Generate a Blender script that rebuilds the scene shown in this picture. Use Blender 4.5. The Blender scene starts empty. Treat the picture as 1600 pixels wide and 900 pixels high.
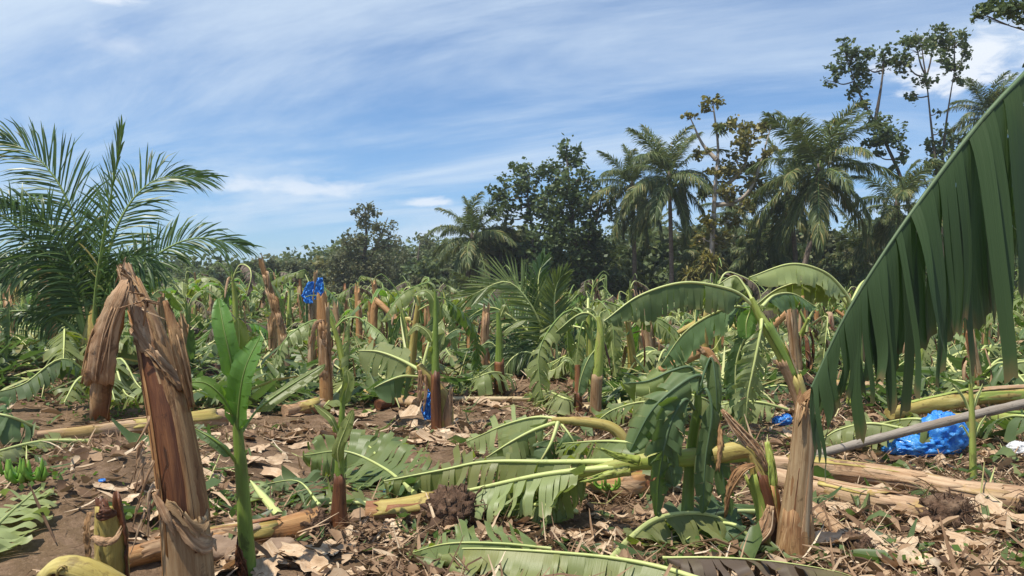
import bpy, math, random
import numpy as np
from mathutils import Vector, noise as mnoise

rng = np.random.default_rng(11)
random.seed(11)
SC = bpy.context.scene
COL = SC.collection
R = math.radians

# ---------------------------------------------------------------- camera
F, HOR, EYE = 1250.0, 455.0, 1.6
cam_d = bpy.data.cameras.new('camera')
cam_d.sensor_width = 36.0
cam_d.lens = 36.0 * F / 1600.0
cam_d.clip_start, cam_d.clip_end = 0.05, 2000.0
cam = bpy.data.objects.new('camera', cam_d)
cam.location = (0, 0, EYE)
cam.rotation_euler = (R(90) + math.atan((HOR - 450) / F), 0, 0)
COL.objects.link(cam)
SC.camera = cam

# ---------------------------------------------------------------- light
SUN_DIR = Vector((-0.32, -0.20, 0.92)).normalized()      # towards the sun
sun_el = math.asin(SUN_DIR.z)
sun_rot = math.atan2(SUN_DIR.x, SUN_DIR.y)
sl = bpy.data.lights.new('sun', 'SUN')
sl.energy = 4.9
sl.angle = R(0.5)
sl.color = (1.0, 0.94, 0.83)
so = bpy.data.objects.new('sun', sl)
so.rotation_euler = SUN_DIR.to_track_quat('Z', 'Y').to_euler()
so.location = (-10, 10, 40)
COL.objects.link(so)

SC.view_settings.view_transform = 'Standard'
SC.view_settings.look = 'None'
SC.view_settings.exposure = 0.28
SC.view_settings.gamma = 1.0
SC.view_settings.use_curve_mapping = False
SC.cycles.use_denoising = True
SC.cycles.max_bounces = 6
SC.cycles.transparent_max_bounces = 6


class NT:
    """tiny node helper"""
    def __init__(s, nt):
        s.nt = nt
        nt.nodes.clear()

    def n(s, t, **kw):
        nd = s.nt.nodes.new(t)
        for k, v in kw.items():
            if k.startswith('i_'):
                key = k[2:]
                key = int(key) if key.isdigit() else key.replace('_', ' ')
                s.put(nd.inputs[key], v)
            else:
                setattr(nd, k, v)
        return nd

    def put(s, sock, v):
        if isinstance(v, bpy.types.NodeSocket):
            s.nt.links.new(v, sock)
        else:
            sock.default_value = v

    def math(s, op, a, b=None, c=None, clamp=False):
        nd = s.nt.nodes.new('ShaderNodeMath')
        nd.operation = op
        nd.use_clamp = clamp
        s.put(nd.inputs[0], a)
        if b is not None:
            s.put(nd.inputs[1], b)
        if c is not None:
            s.put(nd.inputs[2], c)
        return nd.outputs[0]

    def mix(s, f, a, b, mode='MIX'):
        nd = s.nt.nodes.new('ShaderNodeMix')
        nd.data_type = 'RGBA'
        nd.blend_type = mode
        s.put(nd.inputs[0], f)
        for sock, v in ((nd.inputs[6], a), (nd.inputs[7], b)):
            s.put(sock, (*v, 1) if isinstance(v, tuple) and len(v) == 3 else v)
        return nd.outputs[2]

    def ramp(s, f, stops, interp='LINEAR'):
        nd = s.nt.nodes.new('ShaderNodeValToRGB')
        nd.color_ramp.interpolation = interp
        el = nd.color_ramp.elements
        while len(el) < len(stops):
            el.new(0.5)
        for e, (p, c) in zip(el, stops):
            e.position = p
            e.color = (*c, 1) if len(c) == 3 else c
        s.put(nd.inputs[0], f)
        return nd.outputs[0]

    def smooth(s, v, lo, hi):
        nd = s.nt.nodes.new('ShaderNodeMapRange')
        nd.interpolation_type = 'SMOOTHSTEP'
        s.put(nd.inputs[0], v)
        nd.inputs[1].default_value = lo
        nd.inputs[2].default_value = hi
        return nd.outputs[0]

    def noise(s, vec, scale, detail=4.0, rough=0.5, dist=0.0):
        nd = s.nt.nodes.new('ShaderNodeTexNoise')
        if vec is not None:
            s.put(nd.inputs['Vector'], vec)
        nd.inputs['Scale'].default_value = scale
        nd.inputs['Detail'].default_value = detail
        nd.inputs['Roughness'].default_value = rough
        nd.inputs['Distortion'].default_value = dist
        return nd.outputs[0]

    def comb(s, x, y, z=0.0):
        nd = s.nt.nodes.new('ShaderNodeCombineXYZ')
        for i, v in enumerate((x, y, z)):
            s.put(nd.inputs[i], v)
        return nd.outputs[0]


# ---------------------------------------------------------------- sky
world = bpy.data.worlds.new('World')
SC.world = world
world.use_nodes = True
w = NT(world.node_tree)
sky = w.n('ShaderNodeTexSky', sky_type='NISHITA', sun_disc=False, sun_elevation=sun_el,
          sun_rotation=sun_rot, air_density=1.0, dust_density=0.25, ozone_density=2.0, altitude=100.0)
tc = w.n('ShaderNodeTexCoord')
sep = w.n('ShaderNodeSeparateXYZ', i_0=tc.outputs['Generated'])
DX, DY, DZ = sep.outputs
AZ = w.math('ARCTAN2', DX, DY)
EL = w.math('ARCSINE', w.math('MINIMUM', w.math('MAXIMUM', DZ, -1.0), 1.0))
# high thin streaks: on a plane overhead, so that they foreshorten to the horizon
zz = w.math('ADD', w.math('MAXIMUM', DZ, 0.0), 0.12)
PX, PY = w.math('DIVIDE', DX, zz), w.math('DIVIDE', DY, zz)
tilt = w.math('ADD', PY, w.math('MULTIPLY', PX, 0.42))
n1 = w.noise(w.comb(w.math('MULTIPLY', PX, 0.40), w.math('MULTIPLY', tilt, 0.85), 3.1), 1.0, 9.0, 0.62, 0.7)
n2 = w.noise(w.comb(w.math('MULTIPLY', PX, 0.9), w.math('MULTIPLY', tilt, 2.6), 9.4), 1.3, 9.0, 0.66, 0.8)
streak = w.math('ADD', w.math('MULTIPLY', n1, 0.88), w.math('MULTIPLY', n2, 0.12))
cirrus = w.math('MULTIPLY', w.smooth(streak, 0.36, 0.68), 0.85)
cirrus = w.math('MULTIPLY', cirrus, w.math('SUBTRACT', 1.0, w.math('MULTIPLY', w.smooth(EL, 0.11, 0.01), 0.6)))


def puff(px, py, rx, ry, amp, seed, soft=0.5):
    """a small low cloud at a compass direction"""
    a0 = math.atan2(px - 800, F)
    e0 = math.atan2(HOR - py, F)
    du = w.math('DIVIDE', w.math('SUBTRACT', AZ, a0), rx / F)
    dv = w.math('DIVIDE', w.math('SUBTRACT', EL, e0), ry / F)
    dv = w.math('MULTIPLY', dv, w.math('ADD', 1.0, w.math('MULTIPLY', w.math('LESS_THAN', dv, 0.0), 0.5)))
    rr = w.math('SQRT', w.math('ADD', w.math('MULTIPLY', du, du), w.math('MULTIPLY', dv, dv)))
    nn = w.noise(w.comb(w.math('MULTIPLY', AZ, 22.0), w.math('MULTIPLY', EL, 48.0), seed), 1.0, 7.0, 0.6, 0.4)
    f = w.math('ADD', w.math('SUBTRACT', 1.0, rr), w.math('MULTIPLY', w.math('SUBTRACT', nn, 0.5), 2.2))
    return w.math('MULTIPLY', w.smooth(f, 0.0, soft), amp)


puffs = [puff(450, 302, 170, 22, 0.62, 1.0, 0.9), puff(665, 317, 52, 14, 0.75, 2.0, 0.7), puff(165, 48, 55, 12, 0.7, 3.0, 0.9),
         puff(1500, 150, 120, 55, 0.95, 4.0, 0.7), puff(690, 365, 110, 22, 0.45, 5.0, 1.2), puff(185, 110, 70, 28, 0.35, 6.0, 1.3)]
low = puffs[0]
for p in puffs[1:]:
    low = w.math('MAXIMUM', low, p)
tint = w.mix(1.0, sky.outputs[0], w.mix(w.smooth(EL, 0.22, 0.0), (0.77, 0.98, 1.19), (0.57, 0.82, 1.14)), 'MULTIPLY')
c1 = w.mix(cirrus, tint, (5.7, 6.8, 8.1))
c2 = w.mix(low, c1, (7.4, 7.9, 8.6))
bg = w.n('ShaderNodeBackground', i_0=c2, i_1=0.10)
wo = w.n('ShaderNodeOutputWorld')
world.node_tree.links.new(bg.outputs[0], wo.inputs[0])


# ---------------------------------------------------------------- terrain
PERM = np.random.default_rng(5).random((256, 256))


def vn(x, y):
    xi, yi = np.floor(x).astype(int), np.floor(y).astype(int)
    fx, fy = x - xi, y - yi
    fx, fy = fx * fx * (3 - 2 * fx), fy * fy * (3 - 2 * fy)
    g = lambda a, b: PERM[a & 255, b & 255]
    return (g(xi, yi) * (1 - fx) + g(xi + 1, yi) * fx) * (1 - fy) + (g(xi, yi + 1) * (1 - fx) + g(xi + 1, yi + 1) * fx) * fy


def fbm(x, y, o=4):
    s, a, t = 0.0, 1.0, 0.0
    for k in range(o):
        s = s + a * vn(x * 2 ** k + 17.3 * k, y * 2 ** k + 5.1 * k)
        t += a
        a *= 0.5
    return s / t


def terr(x, y):
    x, y = np.asarray(x, float), np.asarray(y, float)
    h = 0.22 * (fbm(x * 0.35, y * 0.35, 3) - 0.5)
    h = h + 0.30 * np.exp(-((x + 3.0) / 0.75) ** 2 - ((y - 6.1) / 1.3) ** 2)
    h = h + 0.45 / (1 + np.exp(-(-x - 6.5) * 1.3)) * np.clip((y - 6) / 6, 0, 1) * np.clip((60 - y) / 20, 0, 1)
    return h


def terr_fine(x, y):
    near = np.clip(1.4 - np.abs(np.asarray(y)) / 25.0, 0.15, 1)
    return terr(x, y) + near * (0.075 * (fbm(x * 2.6, y * 2.6, 3) - 0.5) + 0.04 * (fbm(x * 11, y * 11, 2) - 0.5))


def P(px, py, d):
    return np.array([(px - 800) / F * d, d, EYE - (py - HOR) / F * d])


def G(px, py):
    d = np.geomspace(1.2, 220, 6000)
    x, z = (px - 800) / F * d, EYE - (py - HOR) / F * d
    hit = np.nonzero(z <= terr(x, d))[0]
    i = hit[0] if len(hit) else len(d) - 1
    return np.array([x[i], d[i], float(terr(x[i], d[i]))])


def gp(px, py, h=0.05):
    """the point h above the ground that shows at this pixel"""
    d = np.geomspace(1.2, 220, 6000)
    x, z = (px - 800) / F * d, EYE - (py - HOR) / F * d
    hit = np.nonzero(z <= terr(x, d) + h)[0]
    i = hit[0] if len(hit) else len(d) - 1
    return np.array([x[i], d[i], float(terr(x[i], d[i])) + h])


def PP(pts, d0):
    return np.array([P(p[0], p[1], d0 + (p[2] if len(p) > 2 else 0.0)) for p in pts])


def unit(v):
    v = np.asarray(v, float)
    return v / np.maximum(np.linalg.norm(v, axis=-1, keepdims=True), 1e-9)


def spline(K, n):
    K = np.asarray(K, float)
    if len(K) == 2:
        t = np.linspace(0, 1, n)[:, None]
        return K[0] * (1 - t) + K[1] * t
    seg = np.linalg.norm(np.diff(K, axis=0), axis=1)
    u = np.concatenate([[0], np.cumsum(seg)])
    A = np.vstack([2 * K[0] - K[1], K, 2 * K[-1] - K[-2]])
    out = []
    for s in np.linspace(0, u[-1], n):
        i = min(np.searchsorted(u, s, side='right') - 1, len(K) - 2)
        t = (s - u[i]) / max(seg[i], 1e-9)
        p0, p1, p2, p3 = A[i], A[i + 1], A[i + 2], A[i + 3]
        out.append(0.5 * (2 * p1 + (p2 - p0) * t + (2 * p0 - 5 * p1 + 4 * p2 - p3) * t * t + (3 * p1 - p0 - 3 * p2 + p3) * t ** 3))
    return np.array(out)


def interp(vals, n):
    vals = np.asarray(vals, float)
    return np.interp(np.linspace(0, 1, n), np.linspace(0, 1, len(vals)), vals)


# ---------------------------------------------------------------- mesh building
class MB:
    def __init__(s):
        s.v, s.uv, s.f, s.m, s.n = [], [], [], [], 0

    def add(s, V, Fc, UV, m=0):
        V, Fc = np.asarray(V, float).reshape(-1, 3), np.asarray(Fc, int)
        if Fc.shape[1] == 3:
            Fc = np.hstack([Fc, np.full((len(Fc), 1), -1 - s.n)])
        s.v.append(V)
        s.uv.append(np.asarray(UV, float).reshape(-1, 2))
        s.f.append(Fc + s.n)
        s.m.append(np.full(len(Fc), m))
        s.n += len(V)

    def grid(s, Pt, UV, m=0, flip=False):
        a, b = Pt.shape[:2]
        idx = np.arange(a * b).reshape(a, b)
        q = np.stack([idx[:-1, :-1], idx[1:, :-1], idx[1:, 1:], idx[:-1, 1:]], -1).reshape(-1, 4)
        s.add(Pt, q[:, ::-1] if flip else q, UV, m)

    def mesh(s, name, mats, off=None):
        me = bpy.data.meshes.new(name)
        V, UV, Fc, M = np.vstack(s.v), np.vstack(s.uv), np.vstack(s.f), np.concatenate(s.m)
        if off is not None:
            V = V - np.asarray(off, float)
        tot = np.where(Fc[:, 3] < 0, 3, 4)
        loops = Fc[Fc >= 0]
        me.vertices.add(len(V))
        me.vertices.foreach_set('co', V.astype(np.float32).ravel())
        me.loops.add(len(loops))
        me.loops.foreach_set('vertex_index', loops.astype(np.int32))
        me.polygons.add(len(Fc))
        me.polygons.foreach_set('loop_start', np.concatenate([[0], np.cumsum(tot)[:-1]]).astype(np.int32))
        me.polygons.foreach_set('material_index', M.astype(np.int32))
        me.polygons.foreach_set('use_smooth', np.ones(len(Fc), bool))
        ul = me.uv_layers.new(name='UVMap')
        ul.data.foreach_set('uv', UV[loops].astype(np.float32).ravel())
        for m in (mats if isinstance(mats, (list, tuple)) else [mats]):
            me.materials.append(m)
        me.update(calc_edges=True)
        me.validate()
        return me


def tag(o, label=None, cat=None, group=None, kind=None):
    for k, v in (('label', label), ('category', cat), ('group', group), ('kind', kind)):
        if v:
            o[k] = v
    return o


def obj(name, mb, mats, parent=None, off=(0, 0, 0)):
    """links mb as one mesh object. off: the point (in the coordinates of mb) that becomes the object's origin"""
    o = bpy.data.objects.new(name, mb.mesh(name, mats, off))
    COL.objects.link(o)
    if parent is not None:
        o.parent = parent
    else:
        o.location = tuple(off)
    return o


def thing(name, label, cat, loc=(0, 0, 0), group=None):
    o = bpy.data.objects.new(name, None)
    o.empty_display_size = 0.1
    o.location = tuple(float(a) for a in loc)
    COL.objects.link(o)
    return tag(o, label, cat, group)


def dup(root, loc, rz=0.0, scale=1.0, label=None, group=None, tilt=(0, 0)):
    def cp(o, par):
        c = o.copy()
        COL.objects.link(c)
        if par is not None:
            c.parent = par
        for ch in KIDS.get(o.name, ()):
            cp(ch, c)
        return c
    r = cp(root, None)
    r.location = tuple(float(a) for a in loc)
    r.rotation_euler = (tilt[0], tilt[1], rz)
    r.scale = (scale,) * 3 if not isinstance(scale, tuple) else scale
    if label:
        r['label'] = label
    if group:
        r['group'] = group
    return r


BINS = [(60, 'at the far left edge'), (150, 'below the big left palm'), (240, 'behind the big torn stump'), (330, 'left of the bright sucker'), (420, 'behind the bright sucker'), (490, 'left of the reddish stump'),
        (560, 'right of the reddish stump'), (630, 'left of the bent yellow stem'), (700, 'beyond the hanging blue bag'), (770, 'below the lone palm'), (840, 'left of the small young palm'), (915, 'beyond the small young palm'),
        (990, 'beyond the pale stemmed plant'), (1060, 'below the straight trunked palm'), (1130, 'below the half-bare tree'), (1210, 'beyond the leaning plant'), (1290, 'behind the thick tan stump'), (1380, 'left of the big leaf'),
        (1470, 'behind the big leaf'), (1540, 'beyond the blue sheet'), (9999, 'at the far right edge')]


def where(x, y):
    px = 800 + x / y * F
    return next(t for lim, t in BINS if px < lim)


def row(y):
    return 'in the nearest rows' if y < 15 else 'in the near rows' if y < 20 else 'in the middle rows' if y < 28 else 'in the far rows' if y < 40 else 'near the wood'


KIDS = {}


def note_kids(root):
    for o in COL.objects:
        if o.parent is not None:
            KIDS.setdefault(o.parent.name, [])
            if o not in KIDS[o.parent.name]:
                KIDS[o.parent.name].append(o)


def frames(path):
    T = unit(np.gradient(path, axis=0))
    ref = np.array([0, 1.0, 0]) if abs(T[0][1]) < 0.9 else np.array([0, 0, 1.0])
    U = np.zeros_like(path)
    u = ref
    for i in range(len(path)):
        u = unit(u - np.dot(u, T[i]) * T[i])
        U[i] = u
    return T, U, np.cross(T, U)


def tube(mb, path, radii, seg=12, ridge=0.0, jag=0.0, m=0, cap=True, flat=1.0, lump=0.0, seed=0.0, twist=0.6):
    path = np.asarray(path, float)
    n = len(path)
    radii = interp(radii, n) if len(radii) != n else np.asarray(radii, float)
    T, U, W = frames(path)
    th = np.linspace(0, 2 * math.pi, seg + 1)
    L = np.concatenate([[0], np.cumsum(np.linalg.norm(np.diff(path, axis=0), axis=1))])
    rr = radii[:, None] * np.ones(seg + 1)[None]
    if ridge:
        ph = th[None] * 2 / (2 * math.pi) + L[:, None] * twist + seed
        saw = ph - np.floor(ph)
        rr = rr * (1 + ridge * (saw - 0.5) + ridge * 0.5 * np.sin(3 * th[None] + seed * 7 + 2.0 * L[:, None]))
    if lump:
        rr = rr * (1 + lump * (fbm(np.cos(th)[None] * 1.5 + 20 + seed * 9 + L[:, None] * 0, np.sin(th)[None] * 1.5 + 20 + L[:, None] * 6, 3) - 0.5))
    Pt = path[:, None] + rr[..., None] * (np.cos(th)[None, :, None] * U[:, None] + flat * np.sin(th)[None, :, None] * W[:, None])
    if jag:
        jj = rng.random(seg + 1) ** 1.5
        jj[-1] = jj[0]
        Pt[-1] += T[-1] * (jj * jag)[:, None]
        Pt[-2] += T[-1] * (jj * jag * 0.4)[:, None]
    UV = np.stack([np.broadcast_to(th[None] * radii.mean(), rr.shape), np.broadcast_to(L[:, None] + seed * 3.7, rr.shape)], -1)
    mb.grid(Pt, UV, m, flip=True)
    if cap:
        for k, fl in ((0, False), (n - 1, True)):
            c = path[k] - (T[k] * jag * 0.3 if (jag and fl) else 0)
            V = np.vstack([Pt[k], c[None]])
            idx = np.arange(seg)
            Fc = np.stack([idx, idx + 1, np.full(seg, seg + 1)], -1)
            mb.add(V, Fc[:, ::-1] if not fl else Fc, np.vstack([UV[k], UV[k].mean(0)[None]]), m)
    return Pt


def ribbon(mb, path, widths, nrm=(0, -1, 0), curl=0.0, cols=5, m=0, rag=0.0, seed=0.0, flip=False):
    """a strip along path, nrm is roughly its face; curl bends its long edges towards -nrm"""
    path = np.asarray(path, float)
    n = len(path)
    wd = interp(widths, n)
    T = unit(np.gradient(path, axis=0))
    N = unit(np.asarray(nrm, float)[None] - np.sum(T * np.asarray(nrm, float), -1, keepdims=True) * T)
    S = np.cross(T, N)
    c = np.linspace(-1, 1, cols)
    L = np.concatenate([[0], np.cumsum(np.linalg.norm(np.diff(path, axis=0), axis=1))])
    off = wd[:, None] * c[None]
    Pt = path[:, None] + off[..., None] * S[:, None] - (curl * wd[:, None] * (c[None] ** 2))[..., None] * N[:, None]
    if rag:
        Pt[-1] += T[-1] * (rng.random(cols) * rag)[:, None]
        Pt += (rng.normal(0, 1, (n, cols)) * rag * 0.12)[..., None] * N[:, None]
    UV = np.stack([np.broadcast_to(off, (n, cols)) + seed, np.broadcast_to(L[:, None] + seed, (n, cols))], -1)
    mb.grid(Pt, UV, m, flip=flip)


def shell(mb, path, radii, a0, a1, t0, t1, off=1.06, flare=0.0, jag=0.06, slant=0.0, cols=9, rows=14, seed=0.0, m=0):
    """a leaf sheath: part of a cylinder round a stem; angle 0 is +Y (away), pi is towards the camera"""
    path = np.asarray(path, float)
    n = len(path)
    rad = interp(radii, n)
    T, U, W = frames(path)
    tt = np.linspace(t0, t1, rows)
    k = tt * (n - 1)
    pick = lambda A: np.stack([np.interp(k, np.arange(n), A[:, j]) for j in range(3)], -1)
    p, u, wv, tv = pick(path), unit(pick(U)), unit(pick(W)), unit(pick(T))
    r = np.interp(k, np.arange(n), rad)
    s = np.linspace(0, 1, rows)
    wob = 0.10 * (fbm(s * 4 + seed * 3.1, s * 0 + seed, 3) - 0.5) * 2
    A0, A1 = a0 + slant * s + wob, a1 + slant * s - wob
    a = A0[:, None] + (A1 - A0)[:, None] * np.linspace(0, 1, cols)[None]
    edge = np.abs(np.linspace(-1, 1, cols))[None] ** 3
    ro = r[:, None] * (off + flare * s[:, None] ** 4 + 0.07 * edge)
    Pt = p[:, None] + ro[..., None] * (np.cos(a)[..., None] * u[:, None] + np.sin(a)[..., None] * wv[:, None])
    if jag:
        Pt[-1] += tv[-1] * (rng.random(cols) * jag)[:, None]
        Pt[0] -= tv[0] * (rng.random(cols) * jag * 0.5)[:, None]
    L = tt * np.linalg.norm(np.diff(path, axis=0), axis=1).sum()
    UV = np.stack([a * r.mean() + seed, np.broadcast_to(L[:, None] + seed * 2.3, a.shape)], -1)
    mb.grid(Pt, UV, m, flip=True)


def thick(o, t):
    md = o.modifiers.new('thickness', 'SOLIDIFY')
    md.thickness = t
    md.offset = -1
    return o


def blade(mb, path, W, up=(0, 0, 1), fold=(0.3, 0.3), droop=(0.2, 0.2), tear=0.5, strip=0.07, rows=6, cols=3, sweep=0.25,
          t0=0.0, rag=0.12, ground=None, jit=0.25, t1=1.0, gap=0.12, tipw=0.0, sides=(1, -1), dpow=0.8, twist=0.35, wave=0.05, tipk=0.32):
    """torn banana blade round a midrib path. fold: how far each half bends from the leaf plane (radians);
    droop: how much each half gives in to gravity; tear: share of cuts that open"""
    path = np.asarray(path, float)
    n = len(path)
    L = np.concatenate([[0], np.cumsum(np.linalg.norm(np.diff(path, axis=0), axis=1))])
    tot = L[-1]
    T = unit(np.gradient(path, axis=0))
    up = np.asarray(up, float)
    U = up if up.ndim == 2 else np.broadcast_to(up, path.shape)
    S = unit(np.cross(T, U))
    N = np.cross(S, T)
    at = lambda A, s: np.stack([np.interp(s, L, A[:, j]) for j in range(3)], -1)
    for side in sides:
        i = 0 if side == sides[0] else 1
        s = t0 * tot
        cur = None
        while s < t1 * tot - 1e-4:
            wds = strip * rng.uniform(0.45, 1.6)
            e = min(s + wds, t1 * tot)
            if t1 * tot - e < strip * 0.3:
                e = t1 * tot
            torn = rng.random() < (tear[i] if isinstance(tear, tuple) else tear)
            if torn or cur is None:
                cur = (rng.normal(0, jit), rng.normal(0, jit * 0.5), rng.uniform(1 - rag, 1), rng.normal(0, jit * 0.6))
            g_ = gap * rng.random() if torn else 0.0
            ss = np.linspace(s, e, cols)
            tb = (ss / tot - t0) / max(1 - t0, 1e-6)
            sh = np.minimum(1, np.maximum(tb / 0.10, 0.0) ** 0.7 + 0.02) * np.maximum(np.minimum(1, (1.0 - tb) / tipk), 0.0) ** 0.55
            sh = np.maximum(sh, 0.02 + tipw)
            wl = W * sh * cur[2] * (1 + 0.03 * rng.normal(size=cols))
            p, t, sd, nn = at(path, ss), unit(at(T, ss)), unit(at(S, ss)), unit(at(N, ss))
            f = fold[i] + cur[0]
            d0 = unit(math.cos(f) * side * sd - math.sin(f) * nn + (sweep + cur[1] * 0.5) * t)
            tw = rng.normal(0, twist) if torn else 0.0
            wv_ = rng.uniform(0, 40)
            pts = [p]
            q = p.copy()
            dr = min(max(droop[i] * (1 + cur[3]), 0), 1.3)
            for j in range(rows):
                a = (j + 0.5) / rows
                gz = min(dr * a ** dpow, 0.97)
                dd = unit(d0 * (1 - gz) + np.array([0, 0, -1.0]) * gz)
                q = q + dd * (wl / rows)[:, None]
                mid = q.mean(0)
                od = (q - mid) * (1 - g_ * a)
                if tw:
                    ax_ = unit(dd.mean(0))
                    an = tw * a
                    od = od * math.cos(an) + np.cross(ax_, od) * math.sin(an) + ax_ * (od @ ax_)[:, None] * (1 - math.cos(an))
                if wave:
                    od = od + nn * (wave * W * 2 * math.sin(wv_ + a * 5) * a)
                qq = mid + od + ((np.linspace(-1, 1, cols) * cur[3] * wds * 0.9 * a)[:, None] * nn if torn else 0)
                pts.append(qq)
            Pt = np.stack(pts, 1)
            if ground is not None:
                hh = terr(Pt[..., 0] + ground[0], Pt[..., 1] + ground[1]) + ground[2] if len(ground) == 3 else np.zeros(Pt.shape[:2])
                fl = hh + 0.015 + 0.025 * rng.random() + 0.02 * np.linspace(0, 1, rows + 1)[None]
                Pt[..., 2] = np.maximum(Pt[..., 2], fl)
            uv = np.stack([np.broadcast_to(np.linspace(0, 1, rows + 1)[None], Pt.shape[:2]), np.broadcast_to(ss[:, None], Pt.shape[:2])], -1)
            mb.grid(Pt, uv, 0, flip=(side < 0))
            s = e


def leaf(parent, keys, W, mat='leaf', name='leaf', rib='midrib', ribr=0.016, t0=0.12, n=40, off=(0, 0, 0), t1=1.0, label=None, cat=None,
         group=None, lowseg=6, ribup=0.004, **kw):
    """one leaf: the blade is the object, its midrib a child of it"""
    path = spline(keys, n)
    mb = MB()
    blade(mb, path, W, t0=t0, t1=t1, **kw)
    o = obj(name, mb, M[mat], parent, off)
    if label:
        tag(o, label, cat, group)
    mr = MB()
    p2 = path + np.array([0, 0, ribup])
    tube(mr, p2, np.interp(np.linspace(0, 1, n), [0, t0 + 0.02, 1], [ribr * 1.35, ribr, ribr * 0.22]), lowseg, cap=True, flat=0.8)
    r_ = bpy.data.objects.new('midrib', mr.mesh('midrib', M[rib], off))
    COL.objects.link(r_)
    r_.parent = o
    return o


# ---------------------------------------------------------------- materials
M = {}


def material(name):
    m = bpy.data.materials.new(name)
    m.use_nodes = True
    return m, NT(m.node_tree)


def finish(k, m, color, rough=0.6, spec=0.3, trans=0.0, tcol=None, bump=None, bstr=0.4, bdist=0.01, **extra):
    b = k.n('ShaderNodeBsdfPrincipled')
    k.put(b.inputs['Base Color'], color if not isinstance(color, tuple) else (*color, 1))
    k.put(b.inputs['Roughness'], rough)
    b.inputs['Specular IOR Level'].default_value = spec
    for key, v in extra.items():
        k.put(b.inputs[key.replace('_', ' ')], v)
    nrm = None
    if bump is not None:
        bn = k.n('ShaderNodeBump')
        bn.inputs['Strength'].default_value = bstr
        bn.inputs['Distance'].default_value = bdist
        k.put(bn.inputs['Height'], bump)
        nrm = bn.outputs[0]
        k.put(b.inputs['Normal'], nrm)
    out = k.n('ShaderNodeOutputMaterial')
    res = b.outputs[0]
    if trans:
        t = k.n('ShaderNodeBsdfTranslucent')
        k.put(t.inputs[0], tcol if tcol is not None else color)
        if nrm:
            k.put(t.inputs['Normal'], nrm)
        mx = k.n('ShaderNodeMixShader', i_0=trans)
        k.nt.links.new(res, mx.inputs[1])
        k.nt.links.new(t.outputs[0], mx.inputs[2])
        res = mx.outputs[0]
    k.nt.links.new(res, out.inputs[0])
    return m


def mat_leaf(name, top, alt, under, trans=0.28, rough=0.42, brown=0.5, tcol=(0.22, 0.36, 0.04)):
    m, k = material(name)
    tc = k.n('ShaderNodeTexCoord')
    uv = k.n('ShaderNodeSeparateXYZ', i_0=tc.outputs['UV'])
    u, v = uv.outputs[0], uv.outputs[1]
    rnd = k.n('ShaderNodeObjectInfo').outputs['Random']
    big = k.noise(k.comb(k.math('MULTIPLY', u, 1.5), k.math('MULTIPLY', v, 3.0), k.math('MULTIPLY', rnd, 30.0)), 1.5, 4, 0.6)
    vein = k.noise(k.comb(k.math('MULTIPLY', u, 0.6), k.math('MULTIPLY', v, 60.0), rnd), 2.0, 3, 0.6)
    c = k.mix(k.smooth(big, 0.3, 0.7), top, alt)
    c = k.mix(k.math('MULTIPLY', k.smooth(vein, 0.35, 0.75), 0.35), c, tuple(min(1, a * 1.7) for a in alt))
    geo = k.n('ShaderNodeNewGeometry')
    c = k.mix(k.math('MULTIPLY', geo.outputs['Backfacing'], 0.85), c, under)
    yel = k.noise(tc.outputs['Object'], 1.7, 4, 0.6, 0.5)
    c = k.mix(k.math('MULTIPLY', k.smooth(yel, 0.50, 0.72), brown * 0.8), c, (0.24, 0.235, 0.065))
    edge = k.math('MULTIPLY', k.smooth(k.math('ADD', u, k.math('MULTIPLY', big, 0.25)), 1.02, 1.16), brown)
    c = k.mix(edge, c, (0.22, 0.15, 0.06))
    spot = k.noise(tc.outputs['Object'], 9.0, 5, 0.7)
    c = k.mix(k.math('MULTIPLY', k.smooth(spot, 0.66, 0.74), brown * 0.8), c, (0.20, 0.13, 0.05))
    hs = k.n('ShaderNodeHueSaturation')
    k.put(hs.inputs['Hue'], k.math('ADD', 0.485, k.math('MULTIPLY', rnd, 0.03)))
    k.put(hs.inputs['Value'], k.math('ADD', 0.82, k.math('MULTIPLY', k.math('FRACT', k.math('MULTIPLY', rnd, 7.13)), 0.36)))
    k.put(hs.inputs['Color'], c)
    M[name] = finish(k, m, hs.outputs[0], rough, 0.35, trans, (*tcol, 1), k.math('MULTIPLY', vein, 1.0), 0.35, 0.004)


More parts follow.
